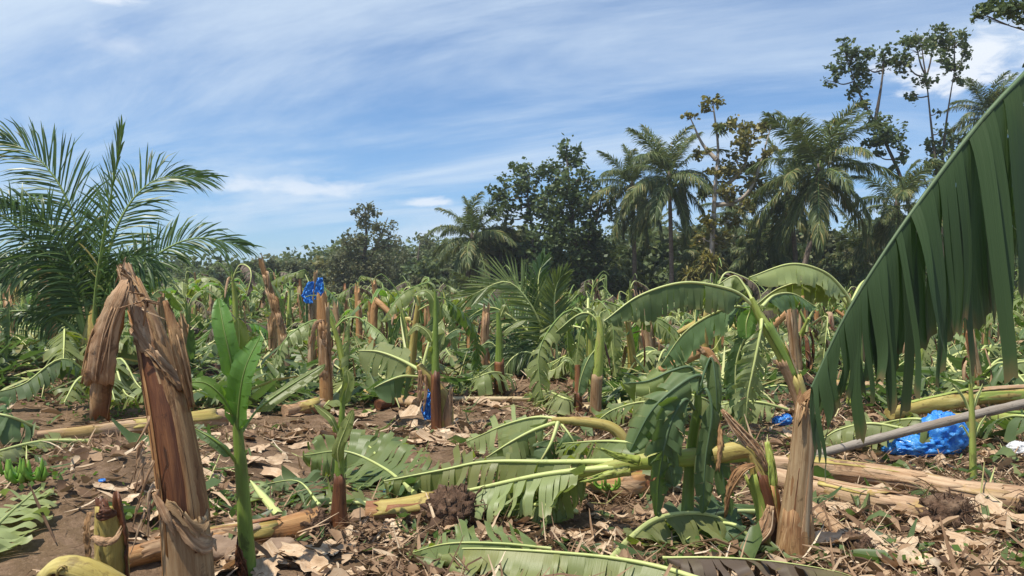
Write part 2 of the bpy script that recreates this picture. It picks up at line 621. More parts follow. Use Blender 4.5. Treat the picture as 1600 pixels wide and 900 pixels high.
def mat_stem(name, stops, patch, amount=0.4, rough=0.65, bump=0.6, su=26.0, sv=1.6, patch2=None, blotch=0.55):
    m, k = material(name)
    tc = k.n('ShaderNodeTexCoord')
    uv = k.n('ShaderNodeSeparateXYZ', i_0=tc.outputs['UV'])
    rnd = k.n('ShaderNodeObjectInfo').outputs['Random']
    off = k.math('MULTIPLY', rnd, 19.0)
    u, v = k.math('ADD', uv.outputs[0], off), k.math('ADD', uv.outputs[1], off)
    fib = k.noise(k.comb(k.math('MULTIPLY', u, su), k.math('MULTIPLY', v, sv), off), 1.0, 6, 0.62, 0.3)
    fine = k.noise(k.comb(k.math('MULTIPLY', u, su * 9), k.math('MULTIPLY', v, sv * 3), off), 1.0, 4, 0.65)
    big = k.noise(k.comb(k.math('MULTIPLY', u, 7.0), k.math('MULTIPLY', v, 2.2), off), 1.0, 5, 0.65, 0.6)
    patch2 = patch2 or tuple(min(0.8, a * 1.25) for a in stops[-1][1])
    c = k.ramp(k.math('ADD', k.math('MULTIPLY', fib, 0.7), k.math('MULTIPLY', fine, 0.3)), stops)
    c = k.mix(k.math('MULTIPLY', k.smooth(big, 0.50, 0.66), amount), c, patch)
    big2 = k.noise(k.comb(k.math('MULTIPLY', u, 11.0), k.math('MULTIPLY', v, 1.3), k.math('ADD', off, 5.0)), 1.0, 4, 0.6, 0.8)
    c = k.mix(k.math('MULTIPLY', k.smooth(big2, 0.55, 0.68), amount * 0.8), c, patch2)
    spk = k.noise(k.comb(k.math('MULTIPLY', u, 60.0), k.math('MULTIPLY', v, 14.0), off), 1.0, 5, 0.75)
    c = k.mix(k.math('MULTIPLY', k.smooth(spk, 0.62, 0.72), 0.6), c, (0.07, 0.04, 0.02))
    blo = k.noise(k.comb(k.math('MULTIPLY', u, 13.0), k.math('MULTIPLY', v, 6.5), k.math('ADD', off, 2.0)), 1.0, 6, 0.7, 0.5)
    c = k.mix(k.math('MULTIPLY', k.smooth(blo, 0.56, 0.66), blotch), c, tuple(a * 0.28 for a in patch))
    hgt = k.math('ADD', k.math('MULTIPLY', fib, 0.6), k.math('MULTIPLY', fine, 0.5))
    M[name] = finish(k, m, c, rough, 0.3, bump=hgt, bstr=bump, bdist=0.018)


def mat_simple(name, c1, c2, scale=8.0, rough=0.6, trans=0.0, bump=0.0, bdist=0.01, spec=0.3, tcol=None, c3=None, coord='Object', **ex):
    m, k = material(name)
    tc = k.n('ShaderNodeTexCoord')
    n = k.noise(tc.outputs[coord], scale, 6, 0.65)
    c = k.mix(k.smooth(n, 0.3, 0.7), c1, c2)
    if c3:
        n3 = k.noise(tc.outputs[coord], scale * 0.37, 4, 0.6)
        c = k.mix(k.smooth(n3, 0.52, 0.68), c, c3)
    M[name] = finish(k, m, c, rough, spec, trans, (*tcol, 1) if tcol else None, n if bump else None, bump or 0.1, bdist, **ex)


def mat_pieces(name, stops, rough=0.7, trans=0.0, spec=0.25, tcol=None, under=None):
    """for meshes of many small pieces: the first texture coordinate is one random number for each piece"""
    m, k = material(name)
    tc = k.n('ShaderNodeTexCoord')
    uv = k.n('ShaderNodeSeparateXYZ', i_0=tc.outputs['UV'])
    rnd = k.n('ShaderNodeObjectInfo').outputs['Random']
    v = k.math('ADD', uv.outputs[0], k.math('MULTIPLY', k.math('SUBTRACT', rnd, 0.5), 0.25))
    nn = k.noise(tc.outputs['Object'], 23.0, 3, 0.6)
    c = k.ramp(k.math('ADD', v, k.math('MULTIPLY', k.math('SUBTRACT', nn, 0.5), 0.35)), stops)
    M[name] = finish(k, m, c, rough, spec, trans, (*tcol, 1) if tcol else None)


mat_leaf('leaf', (0.076, 0.128, 0.030), (0.120, 0.175, 0.044), (0.20, 0.235, 0.088), trans=0.32, brown=0.65, tcol=(0.34, 0.44, 0.035))
mat_leaf('leaf_dark', (0.038, 0.080, 0.024), (0.062, 0.115, 0.034), (0.10, 0.15, 0.06), trans=0.24, rough=0.58)
mat_leaf('leaf_big', (0.050, 0.092, 0.045), (0.070, 0.115, 0.058), (0.040, 0.08, 0.02), trans=0.16, rough=0.5, brown=0.8, tcol=(0.10, 0.22, 0.02))
mat_leaf('leaf_fresh', (0.075, 0.19, 0.030), (0.11, 0.24, 0.04), (0.14, 0.25, 0.07), trans=0.42, brown=0.1, tcol=(0.28, 0.52, 0.03))
mat_leaf('leaf_pale', (0.17, 0.225, 0.072), (0.22, 0.275, 0.095), (0.27, 0.31, 0.13), trans=0.3, brown=0.4, tcol=(0.32, 0.42, 0.08))
mat_leaf('leaf_dead', (0.060, 0.042, 0.032), (0.095, 0.065, 0.045), (0.10, 0.075, 0.05), trans=0.1, rough=0.6, tcol=(0.2, 0.12, 0.05))
mat_stem('dry_stem', [(0.25, (0.085, 0.038, 0.016)), (0.42, (0.25, 0.125, 0.052)), (0.55, (0.40, 0.235, 0.105)), (0.75, (0.54, 0.37, 0.20))], (0.17, 0.065, 0.025), 0.75, bump=0.9)
mat_stem('grey_stem', [(0.25, (0.11, 0.06, 0.03)), (0.45, (0.28, 0.175, 0.085)), (0.6, (0.41, 0.285, 0.155)), (0.8, (0.55, 0.43, 0.28))], (0.20, 0.10, 0.04), 0.6)
mat_stem('dark_stem', [(0.25, (0.030, 0.014, 0.008)), (0.5, (0.12, 0.045, 0.020)), (0.75, (0.30, 0.13, 0.05))], (0.05, 0.02, 0.012), 0.5, rough=0.4)
mat_stem('orange_stem', [(0.25, (0.20, 0.085, 0.030)), (0.5, (0.42, 0.215, 0.08)), (0.75, (0.56, 0.36, 0.17))], (0.22, 0.09, 0.035), 0.5, rough=0.5)
mat_stem('flap', [(0.25, (0.17, 0.085, 0.040)), (0.42, (0.36, 0.205, 0.105)), (0.6, (0.52, 0.345, 0.200)), (0.8, (0.66, 0.50, 0.34))], (0.24, 0.11, 0.05), 0.6, su=40, bump=0.9)
mat_stem('pink_log', [(0.25, (0.16, 0.085, 0.045)), (0.45, (0.38, 0.24, 0.14)), (0.6, (0.55, 0.39, 0.24)), (0.8, (0.68, 0.53, 0.36))], (0.36, 0.24, 0.055), 0.7, patch2=(0.25, 0.12, 0.06))
mat_stem('green_stem', [(0.25, (0.16, 0.20, 0.035)), (0.5, (0.30, 0.36, 0.07)), (0.75, (0.42, 0.46, 0.14))], (0.36, 0.26, 0.10), 0.55, rough=0.45, bump=0.3)
mat_stem('fresh_stem', [(0.25, (0.085, 0.14, 0.022)), (0.5, (0.16, 0.235, 0.04)), (0.75, (0.26, 0.33, 0.08))], (0.10, 0.07, 0.03), 0.35, rough=0.4, bump=0.25)
mat_stem('yellow_stem', [(0.25, (0.24, 0.17, 0.045)), (0.5, (0.42, 0.33, 0.09)), (0.75, (0.56, 0.48, 0.19))], (0.27, 0.12, 0.045), 0.6, rough=0.5, bump=0.4)
mat_stem('red_stem', [(0.25, (0.10, 0.035, 0.018)), (0.5, (0.26, 0.105, 0.045)), (0.75, (0.42, 0.24, 0.10))], (0.34, 0.28, 0.06), 0.6, rough=0.4)
mat_stem('midrib', [(0.25, (0.34, 0.41, 0.12)), (0.5, (0.50, 0.55, 0.20)), (0.75, (0.62, 0.64, 0.31))], (0.42, 0.40, 0.14), 0.3, rough=0.45, bump=0.15, su=60, blotch=0.3)
mat_stem('midrib_green', [(0.25, (0.12, 0.19, 0.05)), (0.5, (0.19, 0.27, 0.07)), (0.75, (0.28, 0.36, 0.11))], (0.2, 0.19, 0.07), 0.3, rough=0.45, bump=0.15, su=60, blotch=0.3)
mat_stem('midrib_dull', [(0.25, (0.06, 0.11, 0.05)), (0.5, (0.09, 0.145, 0.065)), (0.75, (0.14, 0.19, 0.09))], (0.10, 0.13, 0.06), 0.3, rough=0.5, bump=0.15, su=60)
mat_stem('bamboo', [(0.25, (0.38, 0.28, 0.15)), (0.5, (0.55, 0.42, 0.24)), (0.75, (0.66, 0.55, 0.36))], (0.42, 0.30, 0.16), 0.4)
mat_stem('pole', [(0.25, (0.17, 0.14, 0.115)), (0.5, (0.28, 0.24, 0.195)), (0.75, (0.38, 0.34, 0.285))], (0.18, 0.13, 0.09), 0.5, su=20)
mat_stem('palm_trunk', [(0.25, (0.07, 0.048, 0.034)), (0.5, (0.17, 0.125, 0.092)), (0.75, (0.28, 0.22, 0.165))], (0.10, 0.07, 0.05), 0.5, su=3, sv=9)
mat_stem('bark', [(0.25, (0.045, 0.033, 0.025)), (0.5, (0.11, 0.085, 0.065)), (0.75, (0.20, 0.165, 0.13))], (0.08, 0.06, 0.04), 0.5, su=8)
mat_stem('pale_bark', [(0.25, (0.20, 0.155, 0.115)), (0.5, (0.36, 0.30, 0.24)), (0.75, (0.52, 0.46, 0.39))], (0.16, 0.11, 0.07), 0.6, su=5)
mat_simple('root', (0.075, 0.043, 0.026), (0.17, 0.10, 0.062), 22, 0.9, bump=1.0, bdist=0.04, c3=(0.23, 0.15, 0.095))
mat_simple('rock', (0.19, 0.125, 0.08), (0.30, 0.21, 0.145), 7, 0.85, bump=0.8, bdist=0.02)
mat_simple('banana_skin', (0.15, 0.30, 0.035), (0.22, 0.38, 0.06), 12, 0.4)
mat_simple('white_plastic', (0.70, 0.70, 0.70), (0.80, 0.80, 0.80), 6, 0.4, trans=0.2, tcol=(0.8, 0.8, 0.8))
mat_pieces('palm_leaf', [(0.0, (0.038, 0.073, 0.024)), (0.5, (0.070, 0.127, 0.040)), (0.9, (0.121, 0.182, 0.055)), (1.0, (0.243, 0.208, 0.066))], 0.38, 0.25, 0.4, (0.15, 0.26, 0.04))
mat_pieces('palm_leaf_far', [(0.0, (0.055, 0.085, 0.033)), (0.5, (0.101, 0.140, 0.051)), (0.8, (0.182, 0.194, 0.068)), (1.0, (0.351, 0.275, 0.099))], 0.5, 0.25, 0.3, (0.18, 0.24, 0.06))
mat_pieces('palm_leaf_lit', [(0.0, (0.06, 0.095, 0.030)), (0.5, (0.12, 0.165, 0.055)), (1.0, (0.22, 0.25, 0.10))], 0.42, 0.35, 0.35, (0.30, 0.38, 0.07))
mat_pieces('tree_leaf', [(0.0, (0.045, 0.073, 0.030)), (0.5, (0.090, 0.131, 0.051)), (0.85, (0.150, 0.188, 0.070)), (1.0, (0.213, 0.181, 0.077))], 0.5, 0.22, 0.3, (0.16, 0.22, 0.06))
mat_pieces('tree_leaf_grey', [(0.0, (0.072, 0.088, 0.044)), (0.5, (0.117, 0.137, 0.064)), (1.0, (0.221, 0.195, 0.099))], 0.55, 0.25, 0.3, (0.2, 0.22, 0.09))
mat_pieces('tree_leaf_yellow', [(0.0, (0.060, 0.075, 0.022)), (0.4, (0.14, 0.145, 0.045)), (0.8, (0.27, 0.235, 0.08)), (1.0, (0.33, 0.23, 0.10))], 0.5, 0.25, 0.3, (0.36, 0.32, 0.06))
mat_pieces('litter', [(0.0, (0.075, 0.042, 0.025)), (0.35, (0.19, 0.115, 0.066)), (0.65, (0.38, 0.255, 0.155)), (0.88, (0.55, 0.42, 0.28)), (1.0, (0.66, 0.55, 0.40))], 0.75, 0.1, 0.2, (0.4, 0.28, 0.15))
mat_pieces('wood_leaf', [(0.0, (0.061, 0.088, 0.034)), (0.5, (0.108, 0.146, 0.055)), (1.0, (0.203, 0.208, 0.081))], 0.55, 0.25, 0.3, (0.2, 0.26, 0.07))
mat_pieces('weed', [(0.0, (0.05, 0.10, 0.02)), (0.5, (0.09, 0.16, 0.03)), (1.0, (0.17, 0.23, 0.06))], 0.5, 0.3, 0.3, (0.2, 0.35, 0.04))
mat_pieces('green_scrap', [(0.0, (0.045, 0.075, 0.025)), (0.4, (0.085, 0.125, 0.04)), (0.8, (0.15, 0.19, 0.07)), (1.0, (0.25, 0.22, 0.09))], 0.45, 0.25, 0.35, (0.15, 0.28, 0.05))
mat_pieces('pale_scrap', [(0.0, (0.22, 0.20, 0.07)), (0.5, (0.38, 0.40, 0.15)), (1.0, (0.55, 0.52, 0.26))], 0.5)
mat_stem('dry_leaf', [(0.25, (0.24, 0.145, 0.080)), (0.45, (0.44, 0.30, 0.18)), (0.6, (0.56, 0.42, 0.28)), (0.8, (0.68, 0.56, 0.40))], (0.30, 0.18, 0.10), 0.5, su=6, sv=45, bump=0.4)

# blue plastic: thin glossy film
m_, k_ = material('blue_plastic')
tc_ = k_.n('ShaderNodeTexCoord')
nz_ = k_.noise(tc_.outputs['Object'], 16.0, 5, 0.6, 1.0)
cb_ = k_.mix(k_.smooth(nz_, 0.35, 0.7), (0.02, 0.25, 0.86), (0.13, 0.48, 0.96))
M['blue_plastic'] = finish(k_, m_, cb_, 0.22, 0.6, 0.3, (0.03, 0.25, 0.9, 1), nz_, 0.7, 0.03)

# soil: brown earth, damp and dry patches, crumbs
m_, k_ = material('soil')
tc_ = k_.n('ShaderNodeTexCoord')
ob_ = tc_.outputs['Object']
a_ = k_.noise(ob_, 0.7, 5, 0.6, 0.4)
b_ = k_.noise(ob_, 6.0, 6, 0.7)
c_ = k_.noise(ob_, 38.0, 5, 0.75)
d_ = k_.noise(ob_, 130.0, 3, 0.7)
col_ = k_.mix(k_.smooth(a_, 0.35, 0.65), (0.130, 0.080, 0.044), (0.180, 0.118, 0.066))
col_ = k_.mix(k_.smooth(b_, 0.40, 0.66), col_, (0.245, 0.160, 0.100))
col_ = k_.mix(k_.math('MULTIPLY', k_.smooth(c_, 0.52, 0.70), 0.7), col_, (0.34, 0.235, 0.150))
col_ = k_.mix(k_.math('MULTIPLY', k_.smooth(c_, 0.46, 0.32), 0.7), col_, (0.070, 0.040, 0.025))
gr_ = k_.noise(ob_, 1.3, 5, 0.7)
col_ = k_.mix(k_.math('MULTIPLY', k_.smooth(gr_, 0.60, 0.72), 0.45), col_, (0.10, 0.105, 0.04))
hh_ = k_.math('ADD', k_.math('MULTIPLY', c_, 0.7), k_.math('MULTIPLY', d_, 0.3))
M['soil'] = finish(k_, m_, col_, 0.95, 0.15, bump=hh_, bstr=0.9, bdist=0.035)

# ---------------------------------------------------------------- the ground
ys = np.concatenate([np.linspace(-25, 1.5, 24)[:-1], np.linspace(1.5, 3.2, 24)[:-1], np.geomspace(3.2, 16, 300)[:-1], np.geomspace(16, 120, 120)[:-1], np.geomspace(120, 700, 16)])
xh = np.concatenate([np.linspace(0, 4.5, 110)[:-1], np.geomspace(4.5, 16, 70)[:-1], np.geomspace(16, 500, 50)])
xs = np.concatenate([-xh[::-1][:-1], xh])
X, Y = np.meshgrid(xs, ys)
Z = terr_fine(X, Y)
mb = MB()
mb.grid(np.stack([X, Y, Z], -1), np.stack([X, Y], -1), flip=True)
tag(obj('ground', mb, M['soil']), kind='structure')


# ---------------------------------------------------------------- palms
def frond(mb, path, up=(0, 0, 1), n=50, ll=0.7, lw=0.03, hang=0.35, m=0, rach=0.03, s0=0.12, lift=0.25, rm=1, rows=3, taper=0.5, jit=0.12, skip=0.03):
    path = np.asarray(path, float)
    k = len(path)
    L = np.concatenate([[0], np.cumsum(np.linalg.norm(np.diff(path, axis=0), axis=1))])
    T = unit(np.gradient(path, axis=0))
    S = unit(np.cross(T, np.broadcast_to(np.asarray(up, float), path.shape)))
    N = np.cross(S, T)
    if rach:
        tube(mb, path, [rach, rach * 0.7, rach * 0.45, rach * 0.15], 5, m=rm, cap=False)
    for side in (1, -1):
        s = np.linspace(s0, 1, n) + rng.normal(0, 0.3 / n, n)
        s = np.clip(s[rng.random(n) > skip], 0, 1)
        q = len(s)
        at = lambda A: np.stack([np.interp(s * L[-1], L, A[:, j]) for j in range(3)], -1)
        p, t, sd, nn = at(path), unit(at(T)), unit(at(S)), unit(at(N))
        al = np.interp(s, [s0, 0.6, 1], [1.15, 0.85, 0.28]) + rng.normal(0, jit, q)
        lf = lift + rng.normal(0, jit, q)
        d0 = unit(np.sin(al)[:, None] * side * sd + np.cos(al)[:, None] * t + lf[:, None] * nn)
        ln = ll * np.maximum(np.sin(math.pi * (0.16 + 0.74 * s)), 0.1) ** taper * rng.uniform(0.85, 1.08, q)
        wv = unit(t * 0.9 + nn * rng.normal(0.1, 0.35, (q, 1)) - np.sum(t * d0, -1, keepdims=True) * d0)
        hg = np.clip(hang * rng.uniform(0.6, 1.4, q), 0, 1.2)
        cur = p.copy()
        Pt = [np.stack([cur - wv * lw * 0.25, cur + wv * lw * 0.25], 1)]
        for j in range(rows):
            a = (j + 0.5) / rows
            g = np.minimum(hg * a * 1.2, 0.95)[:, None]
            dd = unit(d0 * (1 - g) + np.array([0, 0, -1.0]) * g)
            cur = cur + dd * (ln / rows)[:, None]
            wj = lw * (0.5 if j < rows - 1 else 0.06)
            Pt.append(np.stack([cur - wv * wj, cur + wv * wj], 1))
        Pt = np.stack(Pt, 1)                       # q, rows+1, 2, 3
        base = np.arange(q)[:, None] * (2 * (rows + 1))
        fs = []
        for j in range(rows):
            b = base + 2 * j
            fs.append(np.hstack([b, b + 1, b + 3, b + 2]))
        uv = np.broadcast_to(np.clip(rng.beta(2, 2, q) + (1 - s) * 0.0, 0, 1)[:, None, None], (q, (rows + 1) * 2, 2))
        mb.add(Pt.reshape(-1, 3), np.vstack(fs), uv.reshape(-1, 2), m)


def arc(L, el0, bend, n=16, power=1.2):
    s = np.linspace(0, 1, n)
    e = el0 - bend * s ** power
    ds = L / (n - 1)
    x = np.concatenate([[0], np.cumsum(np.cos(e[:-1]) * ds)])
    z = np.concatenate([[0], np.cumsum(np.sin(e[:-1]) * ds)])
    return np.stack([x, np.zeros(n), z], -1)


FR = []
for el, bend in ((80, 42), (68, 58), (54, 72), (38, 80), (20, 82), (2, 75), (-18, 60), (-40, 42), (-62, 22)):
    pair = []
    for v in range(2):
        b = MB()
        pth = arc(1.0, R(el + rng.uniform(-5, 5)), R(bend + rng.uniform(-10, 10)))
        pth[:, 1] = rng.uniform(-0.12, 0.12) * np.linspace(0, 1, len(pth)) ** 2
        frond(b, pth, n=105, ll=0.25, lw=0.0135, hang=0.45 + 0.3 * (el < 45) + 0.15 * (el < 0), rach=0.0085, lift=0.12, rows=3, jit=0.14, skip=0.06)
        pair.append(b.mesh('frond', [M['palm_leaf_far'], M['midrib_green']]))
    FR.append(pair)
cb = MB()
tube(cb, spline([(0, 0, -1), (0, 0, -0.5), (0, 0, 0.4), (0, 0, 1)], 7), [0.2, 0.85, 1, 0.2], 8)
CROWN = cb.mesh('crown_base', M['bark'])
nb = MB()
tube(nb, spline([(0, 0, -1.1), (0, 0, -0.6), (0, 0, 0.2), (0, 0, 0.9), (0, 0, 1.15)], 9), [0.1, 0.75, 1.0, 0.7, 0.1], 9)
NUT = nb.mesh('coconut', M['green_stem'])


def child(name, me, parent, loc, rot=(0, 0, 0), scale=(1, 1, 1)):
    o = bpy.data.objects.new(name, me)
    o.parent = parent
    o.location = tuple(float(a) for a in loc)
    o.rotation_euler = rot
    o.scale = scale if isinstance(scale, tuple) else (scale,) * 3
    COL.objects.link(o)
    return o


def palm(label, crown, base, d, fl, nf=19, tr=0.14, mid=None, low=1.0, group='coconut palms along the far edge of the field', wind=0.0, nuts=4, more=2):
    bx, by = base
    b = P(bx, by, d)
    b[2] = float(terr(b[0], b[1])) - 0.1
    c = P(crown[0], crown[1], d)
    t = thing('coconut_palm', label, 'palm tree', b, group)
    keys = [b, *(P(*q, d) for q in (mid or [])), c]
    if not mid:
        keys.insert(1, b * 0.5 + c * 0.5 + np.array([rng.uniform(-0.3, 0.3), 0, 0]))
    m_b = MB()
    pth = spline(keys, 40)
    rad = np.interp(np.linspace(0, 1, 40), [0, 0.06, 0.2, 1], [tr * 1.7, tr * 1.25, tr, tr * 0.72]) * (1 + 0.05 * (np.arange(40) % 2))
    tube(m_b, pth, rad, 9)
    obj('trunk', m_b, M['palm_trunk'], t, b)
    loc = c - b
    child('crown_base', CROWN, t, loc, scale=(tr * 1.25, tr * 1.25, 0.42))
    nf += more
    for i in range(nf):
        f = (i + 0.5) / nf
        v = min(int(f ** 0.9 * 9 * low), 8)
        az = i * 2.39996 + rng.uniform(-0.3, 0.3)
        child('frond', FR[v][i % 2], t, loc + np.array([math.cos(az), math.sin(az), 0]) * tr * 0.6 + np.array([0, 0, 0.15 - 0.35 * f]),
              (rng.uniform(-0.35, 0.35), rng.uniform(-0.12, 0.12), az), fl * rng.uniform(0.76, 1.02))
    for i in range(nuts):
        az = rng.uniform(0, 6.28)
        child('coconut', NUT, t, loc + np.array([math.cos(az) * tr * 1.8, math.sin(az) * tr * 1.8, -0.35 - 0.2 * rng.random()]), (rng.uniform(-.4, .4), rng.uniform(-.4, .4), 0), 0.11)
    return t


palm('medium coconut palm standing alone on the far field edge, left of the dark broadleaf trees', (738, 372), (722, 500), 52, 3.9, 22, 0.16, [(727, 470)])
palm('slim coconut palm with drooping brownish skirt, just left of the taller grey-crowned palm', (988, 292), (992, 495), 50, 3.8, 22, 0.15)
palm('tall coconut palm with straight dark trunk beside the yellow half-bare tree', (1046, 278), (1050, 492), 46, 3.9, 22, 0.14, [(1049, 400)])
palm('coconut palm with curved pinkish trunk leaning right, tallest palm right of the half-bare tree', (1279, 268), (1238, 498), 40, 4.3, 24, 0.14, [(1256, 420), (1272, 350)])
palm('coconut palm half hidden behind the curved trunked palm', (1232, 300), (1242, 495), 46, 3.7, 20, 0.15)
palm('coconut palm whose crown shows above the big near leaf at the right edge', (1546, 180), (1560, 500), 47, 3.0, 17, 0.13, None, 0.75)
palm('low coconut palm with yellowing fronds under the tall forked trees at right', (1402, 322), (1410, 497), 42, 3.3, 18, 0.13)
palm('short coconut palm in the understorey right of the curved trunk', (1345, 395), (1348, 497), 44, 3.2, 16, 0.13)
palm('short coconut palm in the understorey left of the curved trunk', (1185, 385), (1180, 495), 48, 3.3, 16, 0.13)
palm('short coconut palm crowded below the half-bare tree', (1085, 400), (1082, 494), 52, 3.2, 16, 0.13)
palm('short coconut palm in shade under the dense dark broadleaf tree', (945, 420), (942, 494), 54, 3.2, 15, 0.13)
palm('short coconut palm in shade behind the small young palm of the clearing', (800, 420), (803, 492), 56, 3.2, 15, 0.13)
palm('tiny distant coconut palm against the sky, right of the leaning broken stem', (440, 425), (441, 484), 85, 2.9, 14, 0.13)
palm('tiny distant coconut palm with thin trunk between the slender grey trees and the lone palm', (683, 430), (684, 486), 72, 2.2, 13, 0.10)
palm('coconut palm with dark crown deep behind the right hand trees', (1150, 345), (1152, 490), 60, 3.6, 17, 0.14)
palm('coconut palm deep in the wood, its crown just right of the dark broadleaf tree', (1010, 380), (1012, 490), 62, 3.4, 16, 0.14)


# ---------------------------------------------------------------- broadleaf trees
def cards(mb, C, size, m=0, up=0.4, wid=0.36):
    n = len(C)
    a = unit(rng.normal(0, 1, (n, 3)) * np.array([1, 1, 0.6]))
    nr = unit(rng.normal(0, 1, (n, 3)) + np.array([0, 0, up * 2]))
    b = unit(np.cross(nr, a))
    nr = np.cross(a, b)
    s = (size * rng.uniform(0.6, 1.3, n))[:, None]
    V = np.stack([C - a * s * 0.5, C + b * s * wid - nr * s * 0.08 + a * s * 0.05, C + a * s * 0.5 - nr * s * 0.15, C - b * s * wid - nr * s * 0.08 + a * s * 0.05], 1)
    idx = np.arange(n * 4).reshape(n, 4)
    uv = np.repeat(rng.beta(2, 2.2, n), 4)[:, None] * np.ones(2)
    mb.add(V.reshape(-1, 3), idx, uv, m)


def clump(mb, c, r, size, k=16, squash=0.85, sub=None):
    n = int(k * (r / size) ** 2)
    ns = sub or max(5, int(4 + r * 7))
    cc = unit(rng.normal(0, 1, (ns, 3))) * (rng.random((ns, 1)) ** 0.45) * r
    cc[:, 2] *= squash
    w_ = rng.integers(0, ns, n)
    q = c + cc[w_] + rng.normal(0, 1, (n, 3)) * r * 0.20
    cards(mb, q, size)
    return c + cc


def tree(label, d, trunks, blobs, size=0.3, k=16, mat='tree_leaf', bark='bark', tr=0.16, cat='tree', twig=5, group=None, name='broadleaf_tree'):
    b = P(*trunks[0][0], d)
    b[2] = float(terr(b[0], b[1])) - 0.1
    t = thing(name, label, cat, b, group)
    paths = []
    for i, tk in enumerate(trunks):
        keys = [P(q[0], q[1], d + (rng.uniform(-0.4, 0.4) if j else 0)) for j, q in enumerate(tk)]
        if i == 0:
            keys[0] = b
        pth = spline(keys, 26)
        r0 = tr if i == 0 else tr * 0.62
        m_b = MB()
        tube(m_b, pth, [r0 * 1.25, r0, r0 * 0.75, r0 * 0.5, r0 * 0.22], 8, lump=0.25, seed=i)
        obj('trunk' if i == 0 else 'limb', m_b, M[bark], t, b)
        paths.append((pth, r0))
    cr = MB()
    allp = np.vstack([p for p, _ in paths])
    for bl in blobs:
        px, py, r = bl[:3]
        kk = bl[3] if len(bl) > 3 else k
        rm = r / F * d
        c = P(px, py, d + rng.uniform(-0.9, 0.9) * rm)
        cc = clump(cr, c, rm * 1.08, size * 0.95, kk * 1.7)
        below = allp[allp[:, 2] < c[2] + 0.1]
        if len(below):
            dist = np.linalg.norm((below - c) * np.array([1, 1, 0.75]), axis=1)
            st = below[np.argmin(dist)]
            m_b = MB()
            mid = st * 0.45 + c * 0.55 + np.array([0, 0, -0.12 * np.linalg.norm(c - st)])
            rb = max(0.025, min(tr * 0.4, 0.05 * rm + 0.02))
            br = spline([st, mid, c + np.array([0, 0, rm * 0.2])], 9)
            tube(m_b, br, [rb, rb * 0.8, rb * 0.3], 6, cap=False)
            for q in cc[:twig]:
                tube(m_b, spline([br[6], (br[8] + q) / 2 + np.array([0, 0, -0.05 * rm]), q], 4), [rb * 0.4, rb * 0.15], 4, cap=False)
            obj('branch', m_b, M[bark], t, b)
    obj('crown', cr, M[mat], t, b)
    return t


tree('slender storm-stripped grey tree with ragged sparse top, leftmost tall tree of the wood', 68, [[(568, 492), (566, 430), (572, 370), (570, 322)], [(568, 420), (590, 380), (606, 340)]],
     [(535, 405, 20, 12), (552, 378, 18, 11), (588, 350, 16, 9), (610, 385, 20, 11), (575, 420, 26), (545, 398, 20, 10), (597, 366, 18, 8), (560, 372, 16, 9), (540, 428, 30), (604, 412, 26), (572, 326, 13, 12), (562, 342, 14, 12), (582, 334, 12, 10), (570, 352, 14, 11), (615, 352, 9, 5), (548, 455, 34), (592, 452, 32), (570, 400, 18)],
     0.26, 13, 'tree_leaf_grey', 'bark', 0.2)
tree('small grey-green tree between the stripped slender tree and the lone palm', 72, [[(648, 490), (650, 430), (656, 380)]],
     [(640, 402, 20, 11), (662, 378, 16, 9), (630, 430, 26), (664, 424, 24), (650, 452, 30), (625, 462, 24)], 0.28, 13, 'tree_leaf_grey', 'bark', 0.15)
tree('dark broadleaf tree with thin leaning trunk and round leaf heads, beside the lone palm', 52, [[(846, 496), (838, 430), (830, 350), (822, 290)], [(834, 390), (852, 340), (856, 310)]],
     [(802, 290, 22), (828, 276, 26), (790, 322, 20), (850, 312, 24), (812, 264, 16), (775, 305, 15), (772, 335, 12), (835, 320, 18), (860, 340, 20), (820, 345, 16)], 0.30, 15, 'tree_leaf', 'bark', 0.14)
tree('tallest dense dark broadleaf tree in the middle of the wood', 50, [[(905, 497), (902, 430), (894, 340), (886, 250)], [(900, 420), (930, 350), (942, 300)]],
     [(884, 236, 20), (900, 250, 18), (872, 268, 24), (905, 282, 28), (885, 300, 30), (862, 318, 26), (918, 326, 32), (890, 345, 36), (930, 372, 30), (868, 372, 34), (905, 395, 40), (945, 300, 14, 7), (950, 330, 16, 8),
      (860, 410, 34), (935, 415, 32), (900, 440, 36), (865, 445, 28), (955, 450, 26), (920, 470, 28)], 0.30, 15, 'tree_leaf', 'bark', 0.22)
tree('half-bare tree with pale trunk and sparse yellowing leaves, above the clump of spiky climbers', 44, [[(1108, 494), (1112, 400), (1117, 300), (1122, 230), (1114, 160)], [(1120, 300), (1160, 265), (1175, 215), (1188, 190)],
     [(1120, 250), (1098, 225), (1078, 182)], [(1116, 320), (1150, 315), (1178, 285), (1206, 195)]],
     [(1114, 160, 15), (1100, 168, 9), (1078, 184, 11), (1152, 196, 18), (1188, 198, 16), (1170, 224, 22), (1150, 252, 25), (1096, 238, 12), (1176, 288, 22), (1135, 300, 18), (1096, 300, 15), (1108, 345, 16), (1206, 194, 12), (1142, 345, 15), (1120, 272, 15), (1195, 240, 15), (1160, 320, 16), (1098, 372, 17), (1128, 200, 12), (1186, 260, 16), (1130, 380, 18)], 0.27, 16, 'tree_leaf_yellow', 'pale_bark', 0.17)
